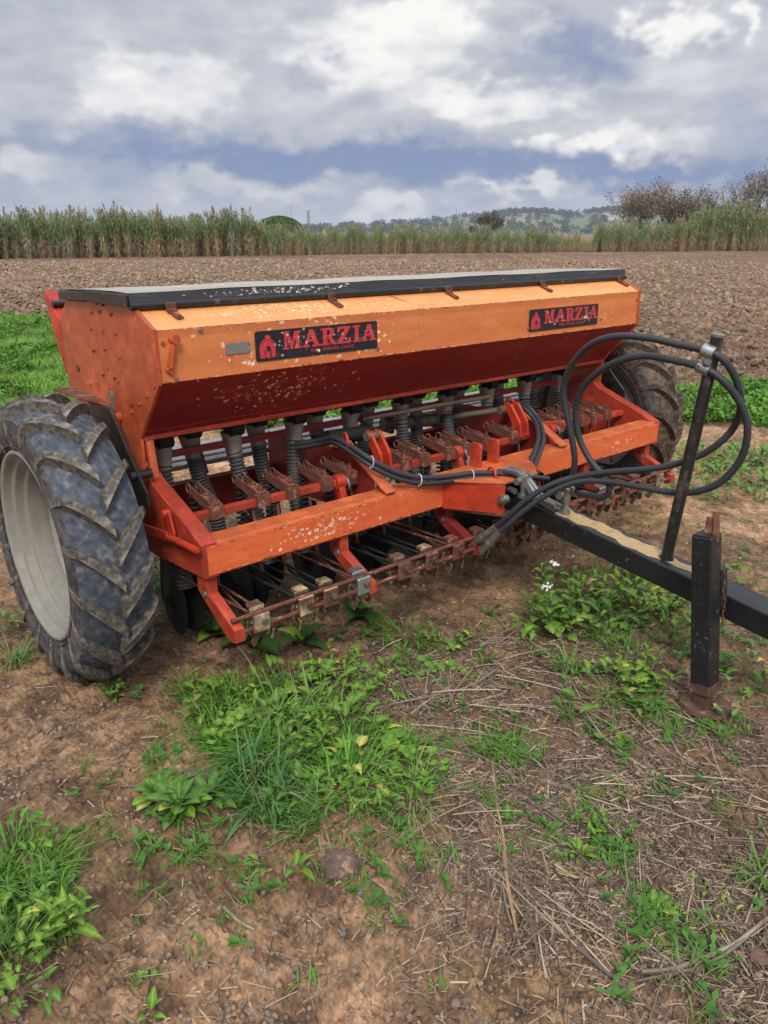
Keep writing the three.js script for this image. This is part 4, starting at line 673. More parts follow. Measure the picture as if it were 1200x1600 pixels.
// scraper guard beside the left wheel
for (const s of [0, 1]) {
  const x = s ? X1 + 0.05 : X0 - 0.062, pts = [[-2.98, 0.99], [-2.82, 1.0], [-2.77, 0.995], [-2.65, 0.86], [-2.52, 0.735], [-2.515, 0.685], [-2.62, 0.64], [-2.71, 0.775], [-2.96, 0.93]];
  const g = part('wheel_guard', [plate(pts, x, 0.01, 0.002, [[-2.8, 0.965, 0.014]]), rod(V(x - 0.02, 0.78, -2.6), V(x + 0.06, 0.78, -2.6), 0.018, 8)], M.black, root);
  part('guard_top', flat(s ? [[x - 0.02, -3.28], [x + 0.09, -3.28], [x + 0.09, -2.95], [x - 0.02, -2.8]] : [[x - 0.05, -3.22], [x + 0.03, -3.2], [x + 0.012, -2.83], [x - 0.04, -2.95]], 1.006, 0.008), M.rust, root);
}
part('axle', rod(V(0.86, 0.53, -2.78), V(1.12, 0.53, -2.78), 0.035, 12), M.soot, root); part('axle', rod(V(3.93, 0.53, -2.78), V(4.2, 0.53, -2.78), 0.035, 12), M.soot, root);
part('axle_leg', plate([[-2.86, 0.76], [-2.68, 0.76], [-2.72, 0.48], [-2.84, 0.48]], X0 + 0.0, 0.05), M.deep, root); part('axle_leg', plate([[-2.86, 0.76], [-2.68, 0.76], [-2.72, 0.48], [-2.84, 0.48]], X1 - 0.05, 0.05), M.deep, root);

// wheels with lugged tractor tyres
const tyreTex = tex(512, (u, v) => { const a = pf(u, v, 5, 5), b = pf(u, v, 60, 3, pm), k = 0.85 + 0.14 * (a - 0.5) + 0.7 * (b - 0.5); const dust = sst(b * 0.6 + a * 0.4, 0.5, 0.68) * 0.6; return [lerp(86, 116, dust) * k, lerp(92, 114, dust) * k, lerp(103, 112, dust) * k]; });
const lugTex = tex(512, (u, v) => { const a = pf(u, v, 8, 4), b = pf(u, v, 70, 3, pm), k = 0.7 + 0.5 * (a - 0.5) + 0.8 * (b - 0.5); return [142 * k, 132 * k, 120 * k]; });
const sideTex = tex(512, (u, v) => { const a = pf(u, v, 5, 5), b = pf(u, v, 60, 3, pm), k = 0.72 + 0.5 * (a - 0.5) + 0.8 * (b - 0.5); return [104 * k, 100 * k, 97 * k]; });
const tyreM = new THREE.MeshStandardMaterial({ map: tyreTex, roughness: 0.8, bumpMap: wearBump, bumpScale: 0.003 }), lugM = new THREE.MeshStandardMaterial({ map: lugTex, roughness: 0.85, bumpMap: wearBump, bumpScale: 0.003 }), sideM = new THREE.MeshStandardMaterial({ map: sideTex, roughness: 0.85, bumpMap: wearBump, bumpScale: 0.003 });
const brownM = new THREE.MeshStandardMaterial({ map: lugTex, color: col(0.75, 0.62, 0.55), roughness: 0.9, bumpMap: wearBump, bumpScale: 0.003 });
function lathe(pts, seg = 96) { return new THREE.LatheGeometry(pts.map(([r, x]) => new THREE.Vector2(r, x)), seg).rotateZ(-Math.PI / 2); } // y of the profile becomes x
const TW = 0.122, TR = 0.503;
const crown = (x) => TR - 0.035 * Math.pow(Math.abs(x) / TW, 2.6);
function lugGeo(side) { // one tread bar from a blunt nose past the centre line out over the shoulder and down the wall
  const rows = [], N = 16, fl = 0.26;
  for (let i = 0; i <= N; i++) {
    const t = i / N; let x, a, top, bot, w;
    if (t < 0.78) { const s = t / 0.78; x = lerp(-0.004, TW * 1.0, s); a = lerp(0, fl, Math.pow(s, 0.92)); const c = crown(x); top = c + lerp(0.034, 0.036, s); bot = c - 0.012; w = lerp(0.03, 0.019, s); rows.push([x, a, top, bot, w, 0]); }
    else { const s = (t - 0.78) / 0.22; x = TW + 0.012 * Math.sin(s * 2.2); a = fl + 0.035 * s; top = crown(TW) + 0.036 - 0.1 * s; bot = crown(TW) - 0.02 - 0.09 * s; w = lerp(0.019, 0.011, s); rows.push([x + 0.006 * (1 - s), a, top, bot, w, s]); }
  }
  const P = [], I = []; const pt = (x, a, r) => P.push(side * x, r * Math.sin(a), r * Math.cos(a));
  for (const [x, a, top, bot, w] of rows) { const wt = w / TR * 0.78, wb = w / TR * 1.15; pt(x - (bot < 0.45 ? 0.012 : 0), a - wb, bot); pt(x, a - wt, top); pt(x, a + wt, top); pt(x - (bot < 0.45 ? 0.012 : 0), a + wb, bot); }
  for (let i = 0; i < N; i++) { const o = i * 4; for (const k of [0, 1, 2]) I.push(o + k, o + k + 1, o + 4 + k, o + k + 1, o + 5 + k, o + 4 + k); }
  I.push(0, 2, 1, 0, 3, 2); const e = N * 4; I.push(e, e + 1, e + 2, e, e + 2, e + 3);
  const g = new THREE.BufferGeometry(); g.setAttribute('position', new THREE.Float32BufferAttribute(P, 3)); g.setIndex(I); const q = g.toNonIndexed(); q.computeVertexNormals(); return boxUV(q);
}
const lugs = { 1: lugGeo(1), [-1]: lugGeo(-1) };
function wheel(cx, out, mT, mL) { // out: -1 when the outer face looks towards -x
  const w = new THREE.Group(); w.name = 'wheel'; w.position.set(cx, 0.532, -2.79); root.add(w);
  const prof = []; for (let i = -10; i <= 10; i++) { const x = TW * i / 10; prof.push([crown(x), x]); }
  const wallR = [[0.455, 0.128], [0.42, 0.132], [0.385, 0.126], [0.356, 0.108], [0.348, 0.1]];
  part('tyre', [lathe(prof)], mT, w);
  for (const s of [-1, 1]) { part('tyre_wall', lathe([[crown(TW), TW * s], ...wallR.map(([r, x]) => [r, x * s])]), sideM, w); part('bead_ring', new THREE.TorusGeometry(0.372, 0.0035, 6, 72).rotateY(Math.PI / 2).translate(0.122 * s, 0, 0), sideM, w); }
  const L = 18; for (let i = 0; i < L; i++) for (const s of [-1, 1]) { const m = shadowed(new THREE.Mesh(lugs[s], mL)); m.name = 'tread_lug'; m.rotation.x = -(i + (s > 0 ? 0.5 : 0)) / L * Math.PI * 2; w.add(m); }
  const o = out, rim = part('rim', lathe([[0.352, 0.1 * o], [0.356, 0.112 * o], [0.35, 0.119 * o], [0.341, 0.117 * o], [0.336, 0.108 * o], [0.333, 0.088 * o], [0.328, 0.083 * o], [0.316, 0.081 * o], [0.312, 0.076 * o], [0.31, 0.05 * o], [0.306, 0.046 * o], [0.294, 0.044 * o], [0.29, 0.038 * o], [0.287, -0.01 * o], [0.287, -0.05 * o], [0.33, -0.08 * o], [0.345, -0.112 * o], [0.352, -0.1 * o]]), M.cream, w);
  part('wheel_disc', lathe([[0.288, -0.03 * o], [0.28, -0.05 * o], [0.25, -0.06 * o], [0.16, -0.055 * o], [0.13, -0.07 * o], [0.05, -0.07 * o], [0.0, -0.07 * o]]), M.cream, w);
  part('hub', [lathe([[0.075, -0.072 * o], [0.07, -0.04 * o], [0.05, -0.02 * o], [0.0, -0.017 * o]], 32)], M.steel, w);
  for (let i = 0; i < 8; i++) part('wheel_nut', nut(V(-0.072 * o, 0.105 * Math.sin(i * 0.785), 0.105 * Math.cos(i * 0.785)), V(o, 0, 0), 0.013, 0.02), M.rust, w);
  for (let i = 0; i < 1; i++) { const a = -0.98, p = V(0.02 * o, 0.275 * Math.sin(a), 0.275 * Math.cos(a)); part('rim_lug', rbox(0.06, 0.03, 0.075, ...p.toArray(), 0.006, [-a, 0, 0]), M.cream, w); }
  return w;
}
wheel(0.825, -1, tyreM, lugM); wheel(4.185, 1, brownM, brownM).rotation.x = 0.1;

// hydraulic hoses
const H = (list) => list.map(([px, py, ax, v]) => at(px, py, ax, v)), HR = 0.0125;
part('hose', hose(H([[872, 770, 'x', 2.5], [882, 757, 'x', 2.49], [893, 745, 'x', 2.48], [898, 720, 'x', 2.47], [895, 693, 'x', 2.46], [887, 653, 'x', 2.45], [880, 613, 'x', 2.44], [885, 587, 'x', 2.43], [903, 557, 'x', 2.42], [933, 533, 'x', 2.41], [967, 525, 'x', 2.42], [1013, 528, 'x', 2.44], [1060, 538, 'x', 2.46], [1100, 547, 'x', 2.47], [1117, 553, 'x', 2.48], [1134, 566, 'x', 2.5], [1149, 590, 'x', 2.53], [1157, 622, 'x', 2.56], [1155, 648, 'x', 2.58], [1143, 673, 'x', 2.59], [1123, 693, 'x', 2.58], [1097, 710, 'x', 2.57], [1060, 724, 'x', 2.55], [1020, 732, 'x', 2.53], [940, 739, 'x', 2.5], [900, 745, 'x', 2.47], [860, 758, 'x', 2.42], [820, 783, 'x', 2.37], [795, 806, 'x', 2.34], [772, 826, 'x', 2.325]]), HR, 170), M.rubber, root);
part('hose', hose(H([[905, 772, 'x', 2.52], [927, 775, 'x', 2.52], [946, 775, 'x', 2.52], [953, 763, 'x', 2.515], [943, 745, 'x', 2.51], [923, 720, 'x', 2.5], [907, 690, 'x', 2.49], [900, 660, 'x', 2.48], [901, 630, 'x', 2.47], [913, 603, 'x', 2.46], [940, 578, 'x', 2.45], [973, 562, 'x', 2.45], [1007, 556, 'x', 2.46], [1053, 563, 'x', 2.465], [1090, 572, 'x', 2.47], [1110, 580, 'x', 2.48], [1133, 598, 'x', 2.5], [1152, 622, 'x', 2.53], [1165, 650, 'x', 2.55], [1168, 675, 'x', 2.56], [1162, 707, 'x', 2.57], [1147, 733, 'x', 2.57], [1120, 757, 'x', 2.56], [1083, 769, 'x', 2.55], [1047, 769, 'x', 2.54], [1000, 761, 'x', 2.52], [953, 753, 'x', 2.5], [910, 752, 'x', 2.47], [880, 760, 'x', 2.44], [850, 776, 'x', 2.4], [820, 797, 'x', 2.36], [797, 817, 'x', 2.33], [778, 834, 'x', 2.31]]), HR, 170), M.rubber, root);
for (const [a, b] of [[[772, 826, 'x', 2.325], [735, 853, 'x', 2.3]], [[778, 834, 'x', 2.31], [752, 862, 'x', 2.29]]]) { const [p, q] = H([a, b]), d = q.clone().sub(p); part('hose_fitting', [rod(p.clone().addScaledVector(d, -0.1), p.clone().addScaledVector(d, 0.45), 0.017, 12), rod(p.clone().addScaledVector(d, 0.45), p.clone().addScaledVector(d, 0.62), 0.021, 6), rod(p.clone().addScaledVector(d, 0.62), q, 0.014, 10)], M.zinc, root); }
// two lines along the beam from the left ram
for (const k of [0, 1]) {
  part('hose', hose(H([[462, 694 + k * 6, 'z', -2.72], [500, 688 + k * 6, 'z', -2.62], [525, 685 + k * 7, 'z', -2.5], [548, 697 + k * 9, 'z', -2.42], [580, 718 + k * 10, 'z', -2.32], [615, 736 + k * 9, 'z', -2.27], [655, 746 + k * 9, 'z', -2.23], [700, 744 + k * 8, 'z', -2.2], [740, 739 + k * 7, 'z', -2.16], [768, 739 + k * 7, 'z', -2.12], [800, 742 + k * 9, 'z', -2.07], [835, 745 + k * 15, 'z', -2.02], [858, 748 + k * 18, 'z', -1.98]]), HR * 0.92, 90), M.rubber, root);
  part('hose', hose(H([[800 + k * 3, 632 - k * 4, 'z', -2.6], [818 + k * 5, 637 - k * 3, 'z', -2.5], [834 + k * 6, 655 - k * 2, 'z', -2.42], [841 + k * 8, 683, 'z', -2.3], [834 + k * 9, 708, 'z', -2.22], [826 + k * 8, 730, 'z', -2.14], [828 + k * 10, 745 - k * 8, 'z', -2.06], [838 + k * 8, 758 - k * 16, 'z', -2.0]]), HR * 0.92, 60), M.rubber, root);
}
{ const ties = H([[580, 722, 'z', -2.31], [655, 750, 'z', -2.225], [736, 743, 'z', -2.16]]); for (const p of ties) part('hose_tie', ring(p, 0.024, 0.0025, V(1, -0.15, 0.3)), M.slat, root); }
for (const [px, py, z, n] of [[768, 743, -2.12, V(1, 0, 0.3)], [828, 738, -2.12, V(0.3, 1, 0)], [540, 690, -2.46, V(1, 0, 0.4)], [796, 632, -2.6, V(1, 0, 0.2)]]) part('ring_clip', ring(at(px, py, 'z', z), 0.034, 0.006, n), M.bright, root);
// pipe fittings on the drawbar
const dbTop = (z) => dbY(z) + 0.046;
for (const [x, z, m] of [[2.485, -1.78, 0.1], [2.46, -1.98, 0.09]]) {
  const b = V(x, dbTop(z), z); part('pipe_fitting', [rod(b, b.clone().add(V(0, m, 0)), 0.014, 12), rod(b, b.clone().add(V(0, 0.014, 0)), 0.026, 6), rod(b.clone().add(V(0, m * 0.5, 0)), b.clone().add(V(0, m * 0.75, 0)), 0.02, 6), rod(b.clone().add(V(-0.05, m * 0.85, 0.0)), b.clone().add(V(0.07, m * 0.85, -0.03)), 0.0145, 12), rod(b.clone().add(V(0.04, m * 0.85, -0.015)), b.clone().add(V(0.062, m * 0.85, -0.026)), 0.02, 6), rod(b.clone().add(V(-0.03, m * 0.3, -0.02)), b.clone().add(V(-0.01, m * 0.3, -0.14)), 0.014, 10)], M.zinc, root);
}
for (let i = 0; i < 3; i++) part('pipe', hose([V(2.45 + i * 0.03, dbTop(-1.75) + 0.012, -1.8), V(2.455 + i * 0.03, dbTop(-1.9) + 0.018, -1.92), V(2.47 + i * 0.02, 0.63, -2.02), V(2.45 + i * 0.04, 0.632, -2.12)], 0.011, 20), i ? M.steel : M.rubber, root);
{ // clip that holds both hoses on the post
  const a = at(1107, 550, 'x', 2.472), b = at(1099, 578, 'x', 2.472), d = (p) => V(-0.55, 0, 0.25).normalize();
  for (const [p, s] of [[a, 0.023], [b, 0.019]]) { const q = at(p === a ? 1098 : 1090, p === a ? 546 : 572, 'x', 2.47), e = at(p === a ? 1116 : 1108, p === a ? 553 : 580, 'x', 2.476); part('hose_clip', rod(q, e, s, 20), M.zinc, root); }
  const m = a.clone().lerp(b, 0.5); part('clip_plate', [bar(a, b, 0.03, 0.006)], M.zinc, root); part('clip_bolt', nut(m.clone().add(V(-0.006, 0, 0.006)), V(-0.7, 0, 0.7), 0.013, 0.014), M.zinc, root);
}
for (const c of [...root.children]) { c.position.x -= 2.5; c.position.z += 2.8; drill.add(c); }

// ------------------------------------------------------------------ foreground: litter, stone, sticks, weeds
const onGround = (px, py) => { const p = at(px, py, 'y', 0); p.y = groundY(p.x, p.z); return p; };
const clear = (x, z) => !(Math.hypot(x - 2.365, z + 1.035) < 0.1 || (x > 0.69 && x < 0.96 && z > -2.95 && z < -2.6));
{ // dry straw and stalk bits, thick in some places and thin in others
  const straw = [0, 1, 2].map((i) => { const c = new Cloud(), w = [0.055, 0.035, 0.08][i], r = rng(100 + i), b = (r() - 0.5) * 0.3, pts = [0, 0.33, 0.66, 1].map((t) => V((t - 0.5), 0.05 * Math.sin(t * 3.1), b * Math.sin(t * 3.1) * 0.6)); for (let j = 0; j < 3; j++) { const A = pts[j], B = pts[j + 1], q = [V(0, w * 0.7, 0), V(0, -w * 0.3, w), V(0, -w * 0.3, -w)]; for (let k = 0; k < 3; k++) { const u = q[k], v = q[(k + 1) % 3], o = col(1, 1, 1); c.tri(A.clone().add(u), B.clone().add(u), A.clone().add(v), o); c.tri(A.clone().add(v), B.clone().add(u), B.clone().add(v), o); } } return c.build(); });
  const spots = [[930, 1290, 0.5, 1], [760, 1230, 0.34, 1.1], [1080, 1320, 0.4, 0.75], [700, 1100, 0.32, 1], [640, 1060, 0.25, 0.7], [1000, 1180, 0.4, 0.8], [830, 1420, 0.12, 0.6], [1110, 1540, 0.15, 0.35], [800, 1040, 0.4, 0.6], [140, 1180, 0.35, 0.16], [60, 1120, 0.4, 0.14], [380, 1460, 0.3, 0.08], [360, 800, 0.7, 0.7], [960, 1030, 0.4, 0.7], [1150, 1180, 0.4, 0.6], [1150, 1450, 0.3, 0.7]].map(([x, y, s, w]) => { const p = at(x, y, 'y', 0); return [p.x, p.z, s, w]; });
  const r = rng(103), L = [[], [], []], m = new THREE.MeshStandardMaterial({ roughness: 0.9, color: col(1, 1, 1) });
  for (let i = 0; i < 250000; i++) {
    const d = 1.15 * Math.pow(5.4, Math.pow(r(), 0.9)), a = AZ0 + (r() - 0.5) * 1.3, x = d * Math.cos(a), z = d * Math.sin(a); if (!clear(x, z)) continue;
    let w = 0.03 + 0.06 * sst(fbm2(x * 2, z * 2, 3), -0.1, 0.4); for (const [sx, sz, s, k] of spots) { const q = ((x - sx) ** 2 + (z - sz) ** 2) / (s * s); if (q < 5) w += k * Math.exp(-q * 1.2); }
    w *= 0.25 + 1.0 * sst(fbm2(x * 4.5 + 7, z * 4.5, 3), -0.3, 0.3); if (r() > w * 0.5) continue;
    const len = 0.01 + 0.075 * Math.pow(r(), 2.4) + (r() < 0.03 ? 0.12 * r() : 0), k = 0.4 + 0.8 * Math.pow(r(), 1.3), dark = r() < 0.5, thin = 0.5 + 1.1 * r() * r();
    L[i % 3].push({ p: V(x, groundY(x, z) + 0.002 + 0.012 * r() * r() * Math.min(1, w), z), e: [(r() - 0.5) * 0.5, r() * 6.28, (r() - 0.5) * 0.28 * (w > 0.5 ? 1.4 : 0.6)], s: [len, 0.026 * thin, 0.026 * thin], c: dark ? col(0.13 * k, 0.095 * k, 0.07 * k) : col(0.44 * k, 0.325 * k, 0.22 * k) });
  }
  L.forEach((l, i) => scatter('straw_litter', ['dry straw lying over the bare soil in front of the seed drill', 'dead brown stalk bits strewn on the bare soil', 'chopped straw pieces scattered around the jack leg'][i], 'straw', straw[i], m, l));
  const S = []; // longer dead stalks, matted in drifts
  for (let i = 0; i < 5200; i++) {
    const q = spots[Math.floor(r() * 12)], a = r() * 6.28, d = q[2] * 0.9 * Math.sqrt(r()), x = q[0] + d * Math.cos(a), z = q[1] + d * Math.sin(a); if (!clear(x, z) || q[3] < 0.5 || r() > 0.1) continue;
    const k = 0.4 + 0.8 * r(); S.push({ p: V(x, groundY(x, z) + 0.004 + 0.012 * r(), z), e: [0, 2.3 * n2(x * 1.2, z * 1.2) + (r() - 0.5) * 1.2, (r() - 0.5) * 0.08], s: [0.09 + 0.17 * r(), 0.035 + 0.035 * r(), 0.035 + 0.035 * r()], c: r() < 0.5 ? col(0.19 * k, 0.14 * k, 0.1 * k) : col(0.45 * k, 0.34 * k, 0.23 * k) });
  }
  scatter('dead_stalks', 'long dead stalks matted among the straw in the right foreground', 'dead stalks', straw[1], m, S);
  const crumbs = [[], []], cm = new THREE.MeshStandardMaterial({ color: col(1, 1, 1), roughness: 0.95, bumpMap: soilBump, bumpScale: 0.004 });
  for (let i = 0; i < 26000; i++) {
    const d = 1.15 * Math.pow(4.6, r() ** 1.2), a = AZ0 + (r() - 0.5) * 1.3, x = d * Math.cos(a), z = d * Math.sin(a); if (!clear(x, z)) continue; if (r() > 0.3 + 0.9 * fbm2(x * 3 + 1, z * 3, 3)) continue;
    const s = 0.0016 + 0.0075 * Math.pow(r(), 5), k = 0.75 + 0.5 * r(), st = r() < 0.03; crumbs[i % 2].push({ p: V(x, groundY(x, z) + s * 0.3, z), e: [r() * 6, r() * 6, r() * 6], s, c: st ? col(0.36 * k, 0.31 * k, 0.25 * k) : col(0.52 * k, 0.385 * k, 0.275 * k) });
  }
  crumbs.forEach((l, i) => scatter('soil_crumbs', ['small crumbs of earth and grit on the bare soil', 'grains of earth scattered over the bare ground in the foreground'][i], 'soil crumbs', lumpGeo(4 + i * 3, 1, 0.35), cm, l));
}
const stoneTex = tex(256, (u, v) => { const a = pf(u, v, 4, 5), b = pf(u, v, 30, 4, pm), k = 1.05 + 0.7 * (a - 0.5) + 0.5 * (b - 0.5), d = sst(a, 0.5, 0.7) * 0.6; return [lerp(100, 142, d) * k, lerp(86, 116, d) * k, lerp(78, 96, d) * k]; });
stoneTex.repeat.set(0.5, 0.5);
const stoneM = new THREE.MeshStandardMaterial({ map: stoneTex, color: col(1.5, 1.42, 1.3), roughness: 0.8, bumpMap: soilBump, bumpScale: 0.004 });
function stone(label, px, py, w, seed, hk = 1, c) { const p = onGround(px, py), m = shadowed(new THREE.Mesh(lumpGeo(seed, 4, 0.22), c ? new THREE.MeshStandardMaterial({ color: c, roughness: 0.9, bumpMap: soilBump, bumpScale: 0.004 }) : stoneM)); m.name = numbered('stone'); m.scale.set(w, w * 0.85 * hk, w * 0.9); m.rotation.y = seed; m.position.set(p.x, p.y + w * 0.36 * hk, p.z); m.userData = { label, category: 'stone' }; scene.add(m); }
stone('rounded dark brown stone half sunk in the bare soil in the foreground', 531, 1362, 0.049, 2.1, 1);
stone('flat reddish clod lying at the right edge of the foreground', 1188, 1494, 0.024, 5.2, 0.5, col(0.3, 0.17, 0.12));
stone('small pale grey pebble below the dark brown stone', 536, 1462, 0.0075, 3.3, 1, col(0.33, 0.33, 0.34));
stone('grey pebble just right of the dark brown stone', 563, 1408, 0.009, 7.3, 1, col(0.3, 0.28, 0.26));
stone('light tan chip lying on bare soil near the bottom edge', 712, 1570, 0.011, 9.3, 1, col(0.42, 0.34, 0.25));
const stickM = (r, g, b) => new THREE.MeshStandardMaterial({ color: col(r, g, b), map: wear, roughness: 0.9, bumpMap: wearBump, bumpScale: 0.002 });
function stick(label, pts, r, m, seed) {
  const q = rng(seed), P = pts.map(([x, y, h = 0.008]) => { const p = onGround(x, y); p.y += h; return p; }), c = new THREE.CatmullRomCurve3(P), n = 40, g = new THREE.TubeGeometry(c, n, r, 8, false), p = g.attributes.position;
  for (let j = 0; j <= n; j++) { const o = c.getPointAt(j / n), k = (0.55 + 0.45 * Math.sin(Math.PI * Math.min(1, 0.16 + j / n * 0.8))) * (0.85 + 0.3 * q()); for (let i = 0; i <= 8; i++) { const a = j * 9 + i; p.setXYZ(a, o.x + (p.getX(a) - o.x) * k, o.y + (p.getY(a) - o.y) * k, o.z + (p.getZ(a) - o.z) * k); } }
  g.computeVertexNormals(); const t = thing('dry_stick', label, 'stick', P[0].toArray()); const s = part('stem', g, m, t); s.position.copy(P[0]).negate();
  const tw = part('twig', rod(c.getPointAt(0.5), c.getPointAt(0.62).add(V(0.03 * (q() - 0.5), 0.012, 0.04 * (q() - 0.5))), r * 0.45, 6, r * 0.2), m, t); tw.position.copy(P[0]).negate(); return t;
}
const strawStick = stickM(0.5, 0.33, 0.17), paleStick = stickM(0.52, 0.42, 0.28), greyStick = stickM(0.22, 0.17, 0.13);
stick('long orange-brown split stalk lying on the straw in the middle of the foreground', [[769, 1188], [775, 1240], [783, 1300], [790, 1370], [797, 1420], [812, 1482]], 0.0055, strawStick, 1);
stick('thinner orange-brown stalk crossing the long split one', [[775, 1258, 0.014], [785, 1310, 0.016], [793, 1380], [792, 1412]], 0.0042, strawStick, 2);
stick('pale straight cane lying below the weeds left of the jack leg', [[912, 1117, 0.02], [940, 1146, 0.016], [972, 1178], [1010, 1206], [1065, 1230]], 0.0042, paleStick, 3);
stick('dark bent cane left of the pale straight cane', [[856, 1066, 0.012], [882, 1104], [898, 1136], [903, 1180]], 0.005, greyStick, 4);
stick('thick brown branch lying at the lower right edge', [[1215, 1428, 0.02], [1150, 1472], [1100, 1500], [1050, 1522], [1000, 1530]], 0.0065, stickM(0.36, 0.27, 0.19), 5);
stick('dark forked branch below the thick brown branch', [[1180, 1455], [1100, 1514], [1040, 1530], [990, 1540]], 0.005, greyStick, 6);
stick('long grey dead stalk on the straw right of the green weed patch', [[560, 1128], [620, 1108], [680, 1092], [730, 1078], [785, 1052]], 0.005, stickM(0.3, 0.24, 0.18), 7);
stick('second grey stalk just below the long grey dead stalk', [[600, 1130], [650, 1104], [700, 1092], [742, 1090]], 0.004, greyStick, 8);
stick('slender dark twig on bare soil below the left weed patch', [[190, 1240], [240, 1238], [270, 1226], [290, 1215]], 0.0032, greyStick, 9);
stick('dark branch running down among the straw at the bottom right', [[860, 1450], [910, 1490], [950, 1530], [1000, 1575], [1060, 1610]], 0.005, greyStick, 10);
stick('short broken tan stick on bare soil near the bottom middle', [[350, 1420], [372, 1440], [398, 1458]], 0.0048, paleStick, 11);
stick('thin upright-lying yellow straw at the bottom middle', [[516, 1600], [512, 1560], [514, 1520]], 0.0022, strawStick, 12);

// weeds
const wm = [[1, 1, 1], [0.75, 0.85, 0.8], [1.25, 1.12, 0.85], [0.36, 0.46, 0.55]].map(([r, g, b]) => new THREE.MeshPhysicalMaterial({ color: col(r, g, b), vertexColors: true, roughness: 0.5, side: THREE.DoubleSide, transmission: 0.22, thickness: 0, ior: 1.3 }));
function leafShape(kind, seed) { // a unit leaf along +z, base at the origin
  const r = rng(seed), N = kind === 'lobed' ? 26 : kind === 'toothed' ? 20 : 12, Mh = 2, P = [], C = [], I = [], tone = 0.85 + 0.3 * r(), wave = r() * 6, bend = 0.25 + 0.45 * r(), base = [0.125 * tone, 0.265 * tone, 0.036 * tone];
  if (kind === 'round') { // lobed mallow leaf
    const K = 26; P.push(0, 0, 0.0); C.push(base[0] * 1.5, base[1] * 1.3, base[2] * 1.6);
    for (let ringI = 1; ringI <= 3; ringI++) for (let k = 0; k <= K; k++) { const t = -2.75 + 5.5 * k / K, rad = 0.5 * ringI / 3 * (1 - 0.13 * Math.pow(Math.abs(Math.sin(t * 2.5)), 0.8) * (ringI / 3) + 0.025 * Math.sin(t * 23) * (ringI / 3)); const vein = Math.abs(Math.cos(t * 2.5)); P.push(rad * Math.sin(t), 0.12 * (ringI / 3) ** 2 + 0.035 * vein * ringI / 3 + 0.03 * Math.sin(t * 3 + wave) * ringI / 3, 0.16 + rad * Math.cos(t) * 0.92); const s = 0.8 + 0.3 * vein; C.push(base[0] * s, base[1] * s, base[2] * s); }
    for (let k = 0; k < K; k++) I.push(0, 1 + k, 2 + k); for (let q = 0; q < 2; q++) for (let k = 0; k < K; k++) { const a = 1 + q * (K + 1) + k, b = a + K + 1; I.push(a, b, a + 1, a + 1, b, b + 1); }
  } else {
    for (let i = 0; i <= N; i++) {
      const t = i / N; let w = kind === 'ovate' ? 0.3 * Math.pow(Math.sin(Math.PI * Math.pow(t, 0.72)), 0.9) : kind === 'lance' ? 0.15 * Math.pow(Math.sin(Math.PI * Math.pow(t, 0.8)), 0.8) : kind === 'broad' ? 0.42 * Math.pow(Math.sin(Math.PI * Math.pow(t, 0.6)), 0.75) : 0.26 * Math.sin(Math.PI * Math.pow(t, 1.25)) + 0.05 * Math.sin(Math.PI * t);
      if (kind === 'toothed') w = 0.3 * Math.sin(Math.PI * Math.pow(t, 0.62)); if (kind === 'plantain' ) w = t < 0.28 ? 0.035 : 0.23 * Math.pow(Math.max(0, Math.sin(Math.PI * Math.pow((t - 0.24) / 0.76, 1.2))), 0.55);
      if (kind === 'lobed') w = (0.2 * Math.sin(Math.PI * Math.pow(t, 1.1)) + 0.03) * (0.4 + 0.95 * Math.pow(Math.abs(Math.sin(t * 11 + 0.3)), 0.7)) + 0.13 * Math.exp(-(((t - 0.8) / 0.13) ** 2)) * (1 - 0.25 * Math.abs(Math.sin(t * 24))); if (kind === 'toothed') w *= i % 2 ? 1.1 : 0.84; if (i === 0 || i === N) w = 0.008;
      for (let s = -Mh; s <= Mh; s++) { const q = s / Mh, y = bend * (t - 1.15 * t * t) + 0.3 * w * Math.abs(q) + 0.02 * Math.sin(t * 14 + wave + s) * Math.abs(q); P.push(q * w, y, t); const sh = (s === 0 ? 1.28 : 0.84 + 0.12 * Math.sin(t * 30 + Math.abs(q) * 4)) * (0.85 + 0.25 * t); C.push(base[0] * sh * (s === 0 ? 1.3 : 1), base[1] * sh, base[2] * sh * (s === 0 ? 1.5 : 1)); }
    }
    const row = 2 * Mh + 1; for (let i = 0; i < N; i++) for (let s = 0; s < row - 1; s++) { const a = i * row + s; I.push(a, a + row, a + 1, a + 1, a + row, a + row + 1); }
  }
  const g = new THREE.BufferGeometry(); g.setAttribute('position', new THREE.Float32BufferAttribute(P, 3)); g.setAttribute('color', new THREE.Float32BufferAttribute(C, 3)); g.setIndex(I); g.computeVertexNormals(); g.setAttribute('uv', new THREE.Float32BufferAttribute(new Float32Array(P.length / 3 * 2), 2)); return g;
}
const dryLeaf = new THREE.MeshStandardMaterial({ color: col(2.6, 1.35, 1.6), vertexColors: true, roughness: 0.8, side: THREE.DoubleSide });
const leaves = {}; for (const k of ['round', 'ovate', 'lance', 'broad', 'lobed', 'toothed', 'plantain']) leaves[k] = [0, 1, 2].map((i) => leafShape(k, 120 + i * 7 + k.length));
const stemMat = new THREE.MeshStandardMaterial({ color: col(0.11, 0.17, 0.04), roughness: 0.6 });
function addLeaf(t, kind, r, p, az, tilt, L, m) { const o = shadowed(new THREE.Mesh(leaves[kind][Math.floor(r() * 3)], r() < 0.045 ? dryLeaf : m)); o.name = 'leaf'; o.position.copy(p); o.rotation.set(-tilt, az, (r() - 0.5) * 0.6, 'YXZ'); o.scale.set(L * (0.62 + 0.4 * r()), L, L); t.add(o); return o; }
